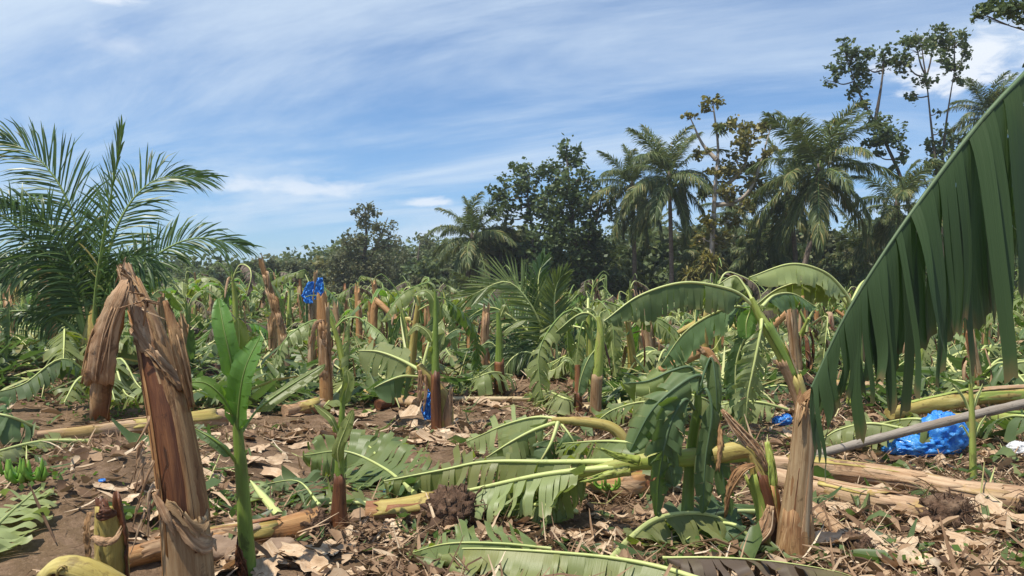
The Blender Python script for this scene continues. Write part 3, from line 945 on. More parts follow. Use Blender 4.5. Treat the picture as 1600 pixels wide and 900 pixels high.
tree('left of the two tallest dark trees, bare leaning trunk and separate leaf heads', 44, [[(1442, 495), (1430, 380), (1412, 290), (1380, 215), (1345, 150), (1325, 95)], [(1368, 190), (1378, 130), (1382, 85)], [(1420, 300), (1440, 275), (1452, 300)]],
     [(1336, 84, 24), (1312, 104, 18), (1355, 110, 24), (1302, 128, 14, 10), (1340, 138, 18, 11), (1382, 88, 16, 10), (1376, 190, 24), (1396, 210, 22), (1366, 212, 18), (1412, 238, 15, 10), (1368, 240, 12, 9), (1352, 165, 12, 9), (1320, 70, 12, 10), (1400, 255, 12, 8), (1425, 285, 10, 8)],
     0.27, 14, 'tree_leaf', 'bark', 0.14)
tree('right of the two tallest dark trees, twin bare upper stems and broad top', 44, [[(1478, 496), (1476, 400), (1466, 290), (1456, 200), (1448, 120)], [(1470, 290), (1478, 200), (1492, 110)]],
     [(1432, 72, 24), (1460, 62, 22), (1492, 66, 22), (1415, 100, 22), (1446, 128, 16, 11), (1480, 98, 22), (1508, 82, 14, 10), (1425, 148, 13, 9), (1470, 205, 11, 9), (1456, 238, 20), (1490, 226, 22), (1480, 255, 20), (1462, 262, 16), (1440, 60, 14), (1466, 175, 8, 7), (1500, 120, 12, 9)],
     0.27, 14, 'tree_leaf', 'bark', 0.13)
tree('overhanging dark tree outside the right edge, only a branch tip showing in the top corner', 24, [[(1860, 560), (1850, 300), (1840, 60), (1850, -60)], [(1845, 90), (1720, 20), (1600, 8), (1540, 14)]],
     [(1545, 14, 22), (1575, 8, 26), (1602, 16, 24), (1640, -20, 50), (1700, -10, 70), (1530, 22, 12, 10), (1800, -60, 120), (1640, 60, 20), (1880, -80, 120), (1612, 98, 14)], 0.17, 14, 'tree_leaf', 'bark', 0.2)
tree('small yellow-green tree on the far left skyline behind the stump wrapped with blue plastic', 80, [[(490, 486), (492, 440), (494, 412)]],
     [(470, 425, 16), (498, 414, 16), (520, 428, 14), (485, 445, 22), (512, 452, 20), (465, 455, 20)], 0.4, 13, 'tree_leaf_yellow', 'bark', 0.18)
tree('pale leafy bush behind the young palm at the far left edge', 40, [[(20, 500), (22, 460), (18, 425)]],
     [(10, 425, 22), (40, 440, 22), (15, 460, 30), (55, 465, 26), (-20, 440, 40), (30, 480, 30)], 0.3, 12, 'tree_leaf_grey', 'bark', 0.12)

tree('uneven greyish tree right of the slender stripped tree, low on the skyline', 78, [[(612, 488), (614, 430), (618, 395)]], [(606, 405, 20), (626, 396, 18), (598, 430, 26), (632, 425, 26), (615, 450, 34)], 0.30, 12, 'wood_leaf', 'bark', 0.16)
tree('rounded green tree immediately left of the lone palm on the skyline', 74, [[(690, 488), (692, 430), (694, 400)]], [(684, 405, 20), (702, 396, 18), (672, 430, 26), (712, 425, 24), (692, 452, 34)], 0.30, 12, 'wood_leaf', 'bark', 0.16)
tree('bushy dark tree filling the gap right of the lone palm', 62, [[(782, 492), (780, 420), (778, 385)]], [(768, 390, 20), (790, 378, 22), (760, 420, 28), (800, 412, 30), (780, 448, 38)], 0.30, 13, 'tree_leaf', 'bark', 0.18)
tree('low broad green tree left of the slender stripped tree', 82, [[(425, 486), (426, 450), (428, 430)]], [(410, 440, 18), (430, 432, 16), (448, 442, 18), (425, 458, 28), (395, 455, 22)], 0.36, 12, 'wood_leaf', 'bark', 0.16)
tree('low green tree on the skyline right of the big left palm', 84, [[(335, 486), (336, 450), (338, 436)]], [(318, 446, 18), (338, 436, 16), (356, 446, 18), (335, 460, 28), (300, 458, 22)], 0.36, 12, 'wood_leaf', 'bark', 0.16)

# spiky climbers round the base of the half-bare tree
def spiky(label, c, d, r, n, mat):
    p = P(*c, d)
    m_b = MB()
    for i in range(n):
        az, e = rng.uniform(0, 6.28), rng.uniform(-0.6, 1.3)
        o = p + unit(rng.normal(0, 1, 3)) * r * 0.5 * rng.random()
        dr = np.array([math.cos(az) * math.cos(e), math.sin(az) * math.cos(e), math.sin(e)])
        L_ = r * rng.uniform(0.5, 0.9)
        ribbon(m_b, spline([o, o + dr * L_ * 0.6, o + dr * L_ + np.array([0, 0, -0.35 * L_])], 4), [0.03, 0.05, 0.005], (0, 0, 1), 0.3, 2, seed=rng.random() * 0.9)
    return tag(obj('climbing_plant', m_b, M[mat], None, p), label, 'climbing plant', 'spiky climbers on the half-bare tree')


for lb, c, r, n in (('yellow-green spiky climber clump at the foot of the half-bare tree', (1108, 412), 1.15, 260),
                    ('lower yellow spiky climber clump left of the half-bare trunk', (1080, 432), 0.9, 180),
                    ('dark spiky climber tuft high on the half-bare trunk', (1125, 203), 0.65, 90),
                    ('spiky climber tuft halfway up the half-bare trunk', (1098, 305), 0.6, 80)):
    spiky(lb, c, 43.6, r, n, 'tree_leaf_yellow' if 'yellow' in lb else 'palm_leaf_far')

# understorey shrubs and bushy saplings
def shrub_proto(mat, seed):
    t = thing('understorey_shrub', 'leafy green shrub in the shaded understorey of the wood', 'shrub', (0, 0, 0), 'shrubs in the understorey')
    cr = MB()
    st = MB()
    for i in range(9):
        a, rr_ = rng.uniform(0, 6.28), rng.uniform(0, 1.1)
        c = np.array([math.cos(a) * rr_, math.sin(a) * rr_, rng.uniform(0.6, 2.9)])
        clump(cr, c, rng.uniform(0.5, 0.85), 0.30, 24)
        tube(st, spline([(0, 0, 0), c * np.array([0.4, 0.4, 0.5]), c], 5), [0.05, 0.02], 5, cap=False)
    obj('foliage', cr, M[mat], t)
    obj('stem', st, M['bark'], t)
    return t


SH = [shrub_proto('tree_leaf', 1), shrub_proto('tree_leaf_grey', 2), shrub_proto('wood_leaf', 3)]
note_kids(None)
lay = []
for i in range(84):
    px = np.interp(i, [0, 83], [-60, 1680]) + rng.uniform(-14, 14)
    d = rng.uniform(60, 82) if px < 760 else rng.uniform(52, 72)
    lay.append((px, d))
for i, (px, d) in enumerate(lay):
    x = (px - 800) / F * d
    loc = (x, d, float(terr(x, d)) - 0.05)
    s = rng.uniform(0.8, 1.5) if px < 760 else rng.uniform(1.1, 2.0)
    lb = ('dark', 'greyish', 'mid green')[i % 3] + ' bushy shrub in the understorey ' + ('in front, ' if d < 57 else 'set back, ') + where(x, d)
    if i < 3:
        SH[i].location = loc
        SH[i].scale = (s,) * 3
        SH[i]['label'] = lb
    else:
        dup(SH[i % 3], loc, rng.uniform(0, 6.28), s, lb)

# young stemless palms in the understorey
yp = thing('young_palm', 'young stemless palm with arching fronds in the understorey', 'palm', (0, 0, 0), 'young palms in the understorey')
for i in range(10):
    child('frond', FR[min(1 + i // 3, 5)][i % 2], yp, (0, 0, 0.2), (rng.uniform(-.3, .3), 0, i * 2.4), rng.uniform(2.6, 3.4))
note_kids(None)
spots = [(x + rng.uniform(-12, 12), rng.uniform(40, 60)) for x in (20, 90, 230, 300, 370, 600, 655, 770, 850, 905, 965, 1020, 1065, 1130, 1165, 1215, 1260, 1300, 1335, 1380, 1430, 1480, 1540, 1600)]
for i, (px, d) in enumerate(spots):
    x = (px - 800) / F * d
    loc = (x, d, float(terr(x, d)))
    lb = 'young stemless palm with arching fronds ' + ('before the wood, ' if d < 50 else 'among the shrubs, ') + where(x, d)
    if i == 0:
        yp.location = loc
        yp['label'] = lb
    else:
        dup(yp, loc, rng.uniform(0, 6.28), rng.uniform(0.6, 1.0) if px < 760 else rng.uniform(0.9, 1.5), lb)

# the far wood: one mass of foliage behind everything
fw = MB()
for i in range(1000):
    px = rng.uniform(-250, 1850)
    d = rng.uniform(84, 125)
    hi = np.interp(px, [-200, 0, 300, 520, 760, 900, 1100, 1400, 1800], [5.4, 5.2, 5.0, 6.2, 8.0, 9.0, 10.0, 10.5, 11])
    z = rng.uniform(0.5, hi) * (0.75 + 0.4 * vn(np.array(px / 60.0), np.array(3.3)))
    x = (px - 800) / F * d
    clump(fw, np.array([x, d, float(z)]), rng.uniform(1.2, 2.3), 0.6, 13)
tag(obj('far_wood', fw, M['wood_leaf']), kind='stuff')

# ---------------------------------------------------------------- young coconut palm on the left
D0 = 13.0
base = G(140, 590)
yc = thing('young_coconut_palm', 'large young coconut palm with dark feathery fronds arching at the left edge', 'palm tree', base)
d = base[1]
FL = [
    ([(146, 540), (138, 440), (108, 320), (62, 250), (5, 216)], 0.95, 0.14),
    ([(152, 540), (158, 440), (192, 335), (245, 280), (316, 278)], 0.85, 0.2),
    ([(156, 540), (180, 460), (240, 402), (305, 372), (378, 384)], 0.7, 0.2),
    ([(140, 545), (100, 440), (50, 375), (-20, 325), (-90, 320)], 0.85, 0.3),
    ([(140, 545), (112, 450), (60, 410), (5, 420), (-45, 470)], 0.8, 0.4),
    ([(148, 545), (150, 460), (162, 370), (176, 290), (190, 215)], 0.7, 0.1),
    ([(150, 548), (164, 470), (184, 420), (214, 400), (246, 424)], 0.7, 0.4),
    ([(146, 548), (128, 450), (92, 372), (50, 330), (0, 318)], 0.8, 0.25),
    ([(138, 555), (110, 510), (60, 488), (0, 490), (-50, 520)], 0.5, 0.7),
]
for i, (pts, ll, hg) in enumerate(FL):
    m_b = MB()
    dz = rng.uniform(-1.3, 1.3)
    keys = [P(q[0], q[1], d + dz * (j / 4.0) ** 1.2) for j, q in enumerate(pts)]
    tilt = rng.uniform(-0.5, 0.5)
    frond(m_b, spline(keys, 22), (tilt, -0.75, 0.6), n=92, ll=ll * 0.95, lw=0.026, hang=hg * 1.5 + 0.08, rach=0, s0=0.2, lift=0.16, rows=4, jit=0.09, skip=0.06)
    fo = obj('frond', m_b, M['palm_leaf'], yc, base)
    r_b = MB()
    tube(r_b, spline(keys, 22), [0.05, 0.032, 0.022, 0.012, 0.005], 6)
    ro = obj('rachis', r_b, M['midrib_green'], fo, base)
m_b = MB()
tube(m_b, spline([base + (0, 0, -0.1), P(140, 570, d), P(146, 520, d), P(150, 470, d)], 12), [0.17, 0.20, 0.14, 0.05], 10, ridge=0.1)
obj('trunk', m_b, M['yellow_stem'], yc, base)

# small young coconut in the clearing
base = G(868, 588)
d = base[1]
sc2 = thing('young_coconut_palm', 'small young coconut palm with one bright sunlit frond in the middle of the clearing', 'palm tree', base)
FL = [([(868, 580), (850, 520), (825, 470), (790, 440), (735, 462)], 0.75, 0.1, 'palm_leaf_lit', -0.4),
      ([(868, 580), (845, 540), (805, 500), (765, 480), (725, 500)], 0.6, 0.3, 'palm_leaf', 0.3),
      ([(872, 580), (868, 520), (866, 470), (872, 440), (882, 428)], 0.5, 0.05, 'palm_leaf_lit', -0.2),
      ([(870, 580), (850, 500), (842, 460), (842, 430), (850, 405)], 0.45, 0.1, 'palm_leaf', 0.4),
      ([(868, 582), (830, 555), (790, 540), (755, 545), (730, 560)], 0.5, 0.5, 'palm_leaf', -0.3),
      ([(872, 582), (890, 545), (915, 530), (940, 535), (955, 555)], 0.45, 0.5, 'palm_leaf', 0.2),
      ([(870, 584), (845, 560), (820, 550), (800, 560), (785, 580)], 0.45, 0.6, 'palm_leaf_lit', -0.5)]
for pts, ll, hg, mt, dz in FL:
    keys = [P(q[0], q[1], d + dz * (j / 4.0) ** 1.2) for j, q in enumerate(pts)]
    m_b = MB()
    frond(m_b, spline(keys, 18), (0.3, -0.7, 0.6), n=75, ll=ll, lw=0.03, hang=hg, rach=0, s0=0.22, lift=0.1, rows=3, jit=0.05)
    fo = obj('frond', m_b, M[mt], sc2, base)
    r_b = MB()
    tube(r_b, spline(keys, 18), [0.035, 0.024, 0.016, 0.005], 6)
    obj('rachis', r_b, M['midrib'], fo, base)
m_b = MB()
for i in range(9):
    a = rng.uniform(-0.22, 0.22)
    tube(m_b, spline([base + (a * 0.6, rng.uniform(-.1, .1), 0), base + (a * 0.8, 0, 0.2), base + (a * 1.6, 0, 0.45 + 0.2 * rng.random())], 6), [0.06, 0.045, 0.02], 7)
obj('trunk', m_b, M['grey_stem'], sc2, base)


# ---------------------------------------------------------------- banana plants, by hand
def stem_part(t, keys, radii, mat, off, name='stem', seg=16, n=30, **kw):
    m_b = MB()
    pth = spline(keys, n)
    tube(m_b, pth, radii, seg, **kw)
    o = obj(name, m_b, M[mat], t, off)
    return o, pth


def sheath(t, pth, radii, mat, org, name='sheath', th=0.005, **kw):
    m_b = MB()
    shell(m_b, pth, radii, **kw)
    return thick(obj(name, m_b, M[mat], t, org), th)


def flap(t, keys, widths, mat, off, name='torn_flap', nrm=(0, -1, 0.2), curl=0.35, rag=0.05, cols=7, n=18, th=0.004, flip=False, fray=None):
    """a torn sheath: one sheet, split into strands of uneven length along its edges and its end"""
    m_b = MB()
    pth = spline(keys, n)
    wm = float(np.max(widths))
    ribbon(m_b, pth, widths, nrm, curl, cols, rag=rag, seed=rng.random() * 5, flip=flip)
    k = (int(3 + wm * 90) if wm > 0.022 else 0) if fray is None else fray
    T = unit(np.gradient(pth, axis=0))
    N = unit(np.asarray(nrm, float)[None] - np.sum(T * np.asarray(nrm, float), -1, keepdims=True) * T)
    S = np.cross(T, N)
    wd = interp(widths, n)
    for i in range(k):
        c0 = rng.uniform(-1.1, 1.1)
        a, b = sorted(rng.uniform(0, 1, 2))
        b = min(1, b + 0.25)
        a = min(a, b - 0.2)
        i0, i1 = max(0, int(a * (n - 1))), int(b * (n - 1))
        if i1 - i0 < 3:
            continue
        sl_ = slice(i0, i1 + 1)
        u_ = np.linspace(0, 1, i1 - i0 + 1)[:, None]
        q = pth[sl_] + S[sl_] * (wd[sl_] * c0)[:, None] + N[sl_] * ((0.004 + 0.012 * rng.random()) - curl * wd[sl_, None] * c0 * c0 * 0.9 + 0.25 * wm * rng.random() * u_ ** 3) + S[sl_] * (rng.normal(0, 0.25) * wm * u_ ** 2)
        q[-1] += T[i1] * wm * rng.uniform(0, 0.7)
        w0 = wm * rng.uniform(0.03, 0.12)
        ribbon(m_b, q, [w0 * 0.7, w0, w0 * 0.8, w0 * 0.15], nrm, rng.uniform(0, 0.8), 3, seed=rng.random() * 9)
    return thick(obj(name, m_b, M[mat], t, off), th)


def root_ball(t, c, r, off, n=26, name='root_ball', squash=0.85, mat='root', spread=1.0, away=(1, 0, 0)):
    m_b = MB()
    th = np.linspace(0, 2 * math.pi, 45)
    ph = np.linspace(0.05, math.pi - 0.05, 26)
    A, B = np.meshgrid(th, ph)
    D = np.stack([np.cos(A) * np.sin(B), np.sin(A) * np.sin(B), np.cos(B)], -1)
    nz = np.array([[mnoise.fractal(Vector(v * 3.2) + Vector(c), 0.55, 2.1, 6) for v in row] for row in D])
    nz[:, -1] = nz[:, 0]
    Pt = c + D * (r * (1 + 0.36 * nz))[..., None] * np.array([1, 1, squash])
    m_b.grid(Pt, np.stack([A * r, B * r], -1))
    aw = np.asarray(away, float)
    for i in range(int(n * 3.2)):
        dr = unit(rng.normal(0, 1, 3) + aw * 1.0 * spread)
        p0 = c + dr * r * 0.8
        L_ = r * rng.uniform(0.25, 1.0)
        p1 = p0 + dr * L_ * 0.35 + rng.normal(0, 0.25, 3) * r
        p2 = p1 + dr * L_ * 0.2 + np.array([0, 0, -0.8 * L_]) + rng.normal(0, 0.2, 3) * r
        hmin = float(terr(p2[0], p2[1])) - 0.01
        p2[2] = max(p2[2], hmin)
        p1[2] = max(p1[2], hmin)
        tube(m_b, spline([p0, p1, p2], 6), [r * 0.028, r * 0.02, r * 0.007], 5, cap=False)
    return obj(name, m_b, M[mat], t, off)


def wrap(t, pth, radii, mat, org, a0, a1, t0, t1, wid, name='sheath_collar', off=1.10, lip=0.05, n=26, cols=9, th=0.004):
    """a loose sheath wound slantwise round a stem: it runs from angle a0 at height t0 to a1 at t1 (shares of the stem)"""
    m_b = MB()
    k = len(pth)
    rad = interp(radii, k)
    T, U, W = frames(pth)
    L = np.linalg.norm(np.diff(pth, axis=0), axis=1).sum()
    s_ = np.linspace(0, 1, n)
    a = a0 + (a1 - a0) * s_
    wv = interp(wid, n)
    Pt = np.zeros((n, cols, 3))
    c_ = np.linspace(-1, 1, cols)
    for i in range(n):
        tc_ = t0 + (t1 - t0) * s_[i] + 0.02 * math.sin(7 * s_[i])
        for j in range(cols):
            tt = np.clip(tc_ + c_[j] * wv[i] / L + 0.006 * rng.normal() * (abs(c_[j]) > 0.9), 0, 0.999) * (k - 1)
            q = lambda A: np.array([np.interp(tt, np.arange(k), A[:, m]) for m in range(3)])
            r = np.interp(tt, np.arange(k), rad) * (off + 0.05 * math.sin(5 * a[i] + 3 * c_[j])) + lip * max(0, -c_[j]) ** 2 * (0.5 + 0.5 * math.sin(3.1 * s_[i] * math.pi) ** 2)
            Pt[i, j] = q(pth) + r * (math.cos(a[i]) * unit(q(U)) + math.sin(a[i]) * unit(q(W)))
    UV = np.stack([np.broadcast_to(c_[None] * 0.05, (n, cols)), np.broadcast_to((a * 0.12)[:, None], (n, cols))], -1)
    m_b.grid(Pt, UV, flip=True)
    return thick(obj(name, m_b, M[mat], t, org), th)


ZERO = (0.0, 0.0, 0.0)
gnd = lambda: (0.0, 0.0, 0.0)     # meshes are built in world coordinates: the blade may look up the terrain there

# A. the big torn stump, near left
d = 4.0
base = P(302, 962, d)
A = thing('banana_stump', 'big torn brown banana stump with hanging fibre flap, nearest at left', 'stump', base)
keys = [base, P(288, 800, d), P(264, 650, d + 0.03), P(240, 545, d + 0.08), P(222, 490, d + 0.1), P(203, 445, d + 0.12), P(196, 424, d + 0.12)]
rads = [0.118, 0.112, 0.106, 0.100, 0.093, 0.082, 0.058, 0.036]
so_, pth = stem_part(A, keys, rads, 'dry_stem', base, n=46, seg=22, ridge=0.10, jag=0.05, lump=0.10)
sheath(A, pth, rads, 'orange_stem', base, a0=1.33, a1=2.7, t0=0.20, t1=0.84, off=1.06, jag=0.08, slant=0.0, seed=1.2)
sheath(A, pth, rads, 'dark_stem', base, a0=2.35, a1=3.95, t0=0.20, t1=0.82, off=1.03, jag=0.05, seed=2.7)  # dark colour stands in for the shade in the recess between sheaths
sheath(A, pth, rads, 'dry_stem', base, a0=3.72, a1=5.2, t0=0.26, t1=0.92, off=1.07, jag=0.10, flare=0.06, seed=3.1)
sheath(A, pth, rads, 'flap', base, a0=2.6, a1=4.3, t0=0.76, t1=0.99, off=1.08, jag=0.09, flare=-0.02, slant=0.15, seed=5.9)
sheath(A, pth, rads, 'grey_stem', base, a0=2.3, a1=4.7, t0=0.0, t1=0.27, off=1.06, jag=0.05, seed=6.4)
sheath(A, pth, rads, 'orange_stem', base, a0=0.4, a1=1.8, t0=0.0, t1=0.62, off=1.05, jag=0.08, seed=7.4)
flap(A, [P(196, 438, d + 0.02), P(184, 462, d - 0.06), P(166, 510, d - 0.07), P(156, 560, d - 0.06), P(152, 592, d - 0.03)], [0.03, 0.05, 0.058, 0.068, 0.074], 'flap', base, curl=0.35, rag=0.03, cols=11, n=26, fray=5)
flap(A, [P(188, 452, d + 0.06), P(172, 510, d + 0.02), P(160, 560, d), P(153, 600, d), P(150, 648, d + 0.01)], [0.03, 0.045, 0.052, 0.052, 0.05], 'dry_stem', base, curl=0.8, rag=0.05, fray=2)
flap(A, [P(180, 470, d - 0.02), P(160, 500, d - 0.03), P(146, 545, d - 0.02), P(136, 590, d)], [0.015, 0.03, 0.035, 0.03], 'dry_stem', base, curl=0.4, rag=0.05)
wrap(A, pth, rads, 'flap', base, 2.1, 5.0, 0.835, 0.62, [0.02, 0.045, 0.05, 0.05, 0.03], lip=0.018)
wrap(A, pth, rads, 'dry_stem', base, 2.3, 4.9, 0.79, 0.60, [0.01, 0.03, 0.03, 0.02], lip=0.012, off=1.13)
wrap(A, pth, rads, 'flap', base, 2.55, 4.9, 0.30, 0.20, [0.012, 0.06, 0.07, 0.05, 0.02], lip=0.03)
wrap(A, pth, rads, 'grey_stem', base, 2.7, 4.6, 0.315, 0.25, [0.01, 0.035, 0.04, 0.01], lip=0.015, off=1.14)
flap(A, [P(240, 770, d - 0.13), P(252, 792, d - 0.15), P(262, 812, d - 0.16), P(272, 832, d - 0.15)], [0.008, 0.02, 0.018, 0.003], 'flap', base, curl=0.3, rag=0.02)
flap(A, [P(258, 470, d + 0.02), P(268, 500, d + 0.0), P(284, 560, d - 0.02), P(298, 632, d + 0.02)], [0.01, 0.03, 0.028, 0.01], 'dry_stem', base, nrm=(0.6, -1, 0.2), curl=0.5)
for i in range(16):
    a = rng.uniform(0, 1)
    q = P(np.interp(a, [0, 1], [232, 196]), np.interp(a, [0, 1], [480, 428]), d - 0.06)
    flap(A, [q, q + (rng.uniform(-.03, .03), -0.02, rng.uniform(-0.01, .05)), q + (rng.uniform(-.07, .07), -0.03, rng.uniform(-.06, .07))], [0.006, 0.005, 0.002], 'flap', base, name='fibre', cols=3, n=5, th=0.002)
for i in range(12):
    q = P(rng.uniform(222, 250), rng.uniform(640, 800), d - 0.12)
    flap(A, [q, q + (rng.uniform(-.03, .0), -0.02, -0.04), q + (rng.uniform(-.06, 0.01), -0.02, -rng.uniform(.08, .2))], [0.007, 0.006, 0.002], 'flap', base, name='fibre', cols=3, n=5, th=0.002)

# B. green sucker beside it
base = G(388, 897)
d = base[1]
B = thing('banana_sucker', 'fresh green banana sucker with upright bright leaves, right of the big torn stump', 'banana plant', base)
stem_part(B, [base - (0, 0, 0.05), P(384, 830, d), P(378, 740, d), P(372, 670, d), P(371, 610, d), P(368, 560, d)], [0.052, 0.042, 0.035, 0.032, 0.024, 0.010], 'fresh_stem', base, ridge=0.10, n=30, seg=14)
flap(B, [P(380, 905, d - 0.05), P(374, 870, d - 0.065), P(372, 850, d - 0.07)], [0.03, 0.03, 0.004], 'dark_stem', base, name='dry_sheath')
lk = dict(tear=0.1, strip=0.05, sweep=0.35, jit=0.06, gap=0.02, rag=0.03, cols=4, rows=7)
leaf(B, [P(370, 620, d), P(360, 560, d - 0.03), P(350, 515, d - 0.03), P(341, 466, d + 0.05)], 0.066, 'leaf_fresh', off=base, t0=0.15, up=(0.35, -1, 0.2), fold=(-0.35, -0.35), droop=(0, 0), ribr=0.009, rib='midrib_green', **lk)
leaf(B, [P(371, 690, d), P(374, 630, d - 0.05), P(384, 575, d - 0.08), P(408, 524, d - 0.02)], 0.09, 'leaf_fresh', off=base, t0=0.10, up=(-0.3, -1, 0.4), fold=(-0.3, -0.2), droop=(0.0, 0.1), ribr=0.010, rib='midrib_green', **lk)
leaf(B, [P(370, 600, d + 0.03), P(372, 560, d + 0.04), P(374, 530, d + 0.03), P(372, 498, d + 0.02)], 0.06, 'leaf', off=base, t0=0.1, up=(0.5, -1, 0.1), fold=(-0.4, -0.4), droop=(0, 0), ribr=0.008, **lk)
leaf(B, [P(368, 660, d), P(348, 622, d - 0.1), P(322, 600, d - 0.15), P(292, 597, d - 0.18)], 0.05, 'leaf_fresh', off=base, t0=0.15, up=(0, -0.5, 1), fold=(-0.3, 0.2), droop=(0, 0.3), ribr=0.008, rib='midrib_green', **lk)
leaf(B, [P(374, 730, d), P(356, 706, d - 0.06), P(332, 686, d - 0.08), P(304, 670, d - 0.05)], 0.035, 'leaf_dark', off=base, t0=0.25, up=(0, -0.7, 1), fold=(0.3, 0.4), droop=(0.4, 0.4), ribr=0.010, rib='fresh_stem', **lk)
leaf(B, [P(376, 680, d), P(404, 640, d + 0.1), P(450, 606, d + 0.2), P(508, 570, d + 0.3)], 0.055, 'leaf', off=base, t0=0.25, up=(0.2, -0.6, 1), fold=(0.1, 0.1), droop=(0.15, 0.2), ribr=0.008, rib='midrib_green', **lk)

# C. thin sucker in front of the torn leaves
base = G(530, 832)
d = base[1]
C_ = thing('banana_sucker', 'thin brown-based banana sucker standing before the shredded fallen leaves', 'banana plant', base)
stem_part(C_, [base - (0, 0, 0.03), P(530, 790, d), P(531, 720, d), P(535, 640, d), P(537, 600, d)], [0.055, 0.038, 0.028, 0.022, 0.010], 'fresh_stem', base, ridge=0.12, n=22, seg=10)
sheath(C_, spline([base, P(530, 790, d), P(531, 745, d)], 12), [0.062, 0.045, 0.034], 'dark_stem', base, a0=1.2, a1=5.2, t0=0, t1=0.95, jag=0.05)
leaf(C_, [P(536, 640, d), P(540, 615, d), P(545, 596, d), P(541, 578, d)], 0.045, 'leaf', off=base, t0=0.1, up=(0.4, -1, 0.2), fold=(-0.4, -0.4), droop=(0, 0), ribr=0.006, **lk)
leaf(C_, [P(533, 690, d), P(520, 660, d - 0.05), P(512, 650, d - 0.05), P(490, 632, d - 0.05)], 0.03, 'leaf', off=base, t0=0.2, up=(0, -0.6, 1), fold=(0.0, 0.0), droop=(0.1, 0.1), ribr=0.006, **lk)
leaf(C_, [P(532, 740, d), P(528, 705, d - 0.08), P(540, 670, d - 0.1), P(552, 640, d - 0.1)], 0.045, 'leaf', off=base, t0=0.2, up=(0, -1, 0.5), fold=(0.0, 0.2), droop=(0.1, 0.1), ribr=0.006, **lk)


# standing snapped stems of the middle distance
def snapped(label, pts, rpx, mat='dry_stem', nfl=4, jag=0.12, mats=('flap', 'dry_stem', 'grey_stem'), name='banana_stump', group=None, base=None):
    b = G(*pts[0]) if base is None else base
    d = b[1]
    t = thing(name, label, 'stump', b, group)
    keys = [b - (0, 0, 0.05)] + [P(q[0], q[1], d) for q in pts[1:]]
    rads = [r / F * d for r in rpx]
    so, pth = stem_part(t, keys, rads, mat, b, n=26, seg=16, ridge=0.14, jag=jag, lump=0.14, seed=rng.random() * 5)
    for i in range(nfl):
        a = rng.uniform(1.2, 4.6)
        t0_ = rng.uniform(0, 0.45)
        sheath(t, pth, rads, mats[i % len(mats)], b, a0=a, a1=a + rng.uniform(0.9, 1.7), t0=t0_, t1=min(t0_ + rng.uniform(0.3, 0.6), 0.98), off=1.05 + 0.02 * i, flare=rng.uniform(0, 0.35), jag=0.1, seed=rng.random() * 9, slant=rng.uniform(-.3, .3))
    for i in range(nfl):
        q = pth[int(rng.uniform(0.5, 1) * 25)] + (rng.uniform(-1, 1) * rads[-1], -rads[-1], 0)
        l_ = rng.uniform(1.5, 3.5) * rads[0]
        dx = rng.uniform(-.6, .6)
        flap(t, [q, q + (dx * l_ * 0.6, -0.3 * rads[0], -0.1 * l_), q + (dx * l_, -0.4 * rads[0], -l_)], [rads[0] * 0.2, rads[0] * 0.28, rads[0] * 0.1], mats[i % 2], b, n=8, cols=4, rag=0.03)
    return t, pth, d


snapped('straight reddish-brown banana stump standing alone left of centre, dark at its base', [(510, 640), (508, 560), (505, 500), (503, 466)], [11.5, 9.5, 8.8, 7.5], 'orange_stem', 5)
tb, _, db = snapped('slim stump with a blue plastic bag caught at its torn top', [(487, 600), (488, 520), (490, 470), (493, 430)], [6.5, 5.5, 5, 3], 'grey_stem', 3)
snapped('tall leaning snapped stem with frayed grey strips hanging from its top, against the sky', [(448, 585), (440, 520), (424, 460), (411, 418)], [8.5, 7, 6, 4.5], 'dry_stem', 6, 0.3)
snapped('short dark-red banana stump far out in the field, left of the clearing', [(582, 548), (581, 510), (580, 472)], [6, 5.5, 5], 'red_stem', 2)

# P. right stump
d = 5.0
rs, pth, d = snapped('thick tan banana stump standing in the right foreground', [(1238, 866), (1243, 800), (1250, 720), (1257, 650), (1260, 630)], [29, 24, 20.5, 18, 16.5], 'dry_stem', 0, 0.10)
b = np.array(rs.location)
rads = [r / F * d for r in (29, 24, 20.5, 18, 16.5)]
sheath(rs, pth, rads, 'grey_stem', b, a0=1.6, a1=3.5, t0=0.0, t1=0.96, off=1.07, flare=0.1, jag=0.05, slant=0.5, seed=2.2)
sheath(rs, pth, rads, 'flap', b, a0=3.1, a1=4.9, t0=0.05, t1=0.75, off=1.05, jag=0.12, slant=0.4, seed=4.2)
sheath(rs, pth, rads, 'dry_stem', b, a0=2.0, a1=4.4, t0=-0.0, t1=0.28, off=1.15, flare=-0.1, jag=0.08, seed=8.2)
sheath(rs, pth, rads, 'dark_stem', b, a0=1.98, a1=2.6, t0=0.2, t1=0.6, off=1.03, jag=0.12, slant=0.2, seed=5.2)  # shadow on the stump's lower left, painted as a dark strip
for i in range(9):
    q = pth[-1] + (rng.uniform(-.08, .08), -0.05, rng.uniform(-.05, .03))
    flap(rs, [q, q + (rng.uniform(-.02, .02), -0.03, .03), q + (rng.uniform(-.05, .05), -0.05, rng.uniform(-.08, .05))], [0.008, 0.007, 0.003], 'dry_stem', b, name='fibre', cols=3, n=5, th=0.002)

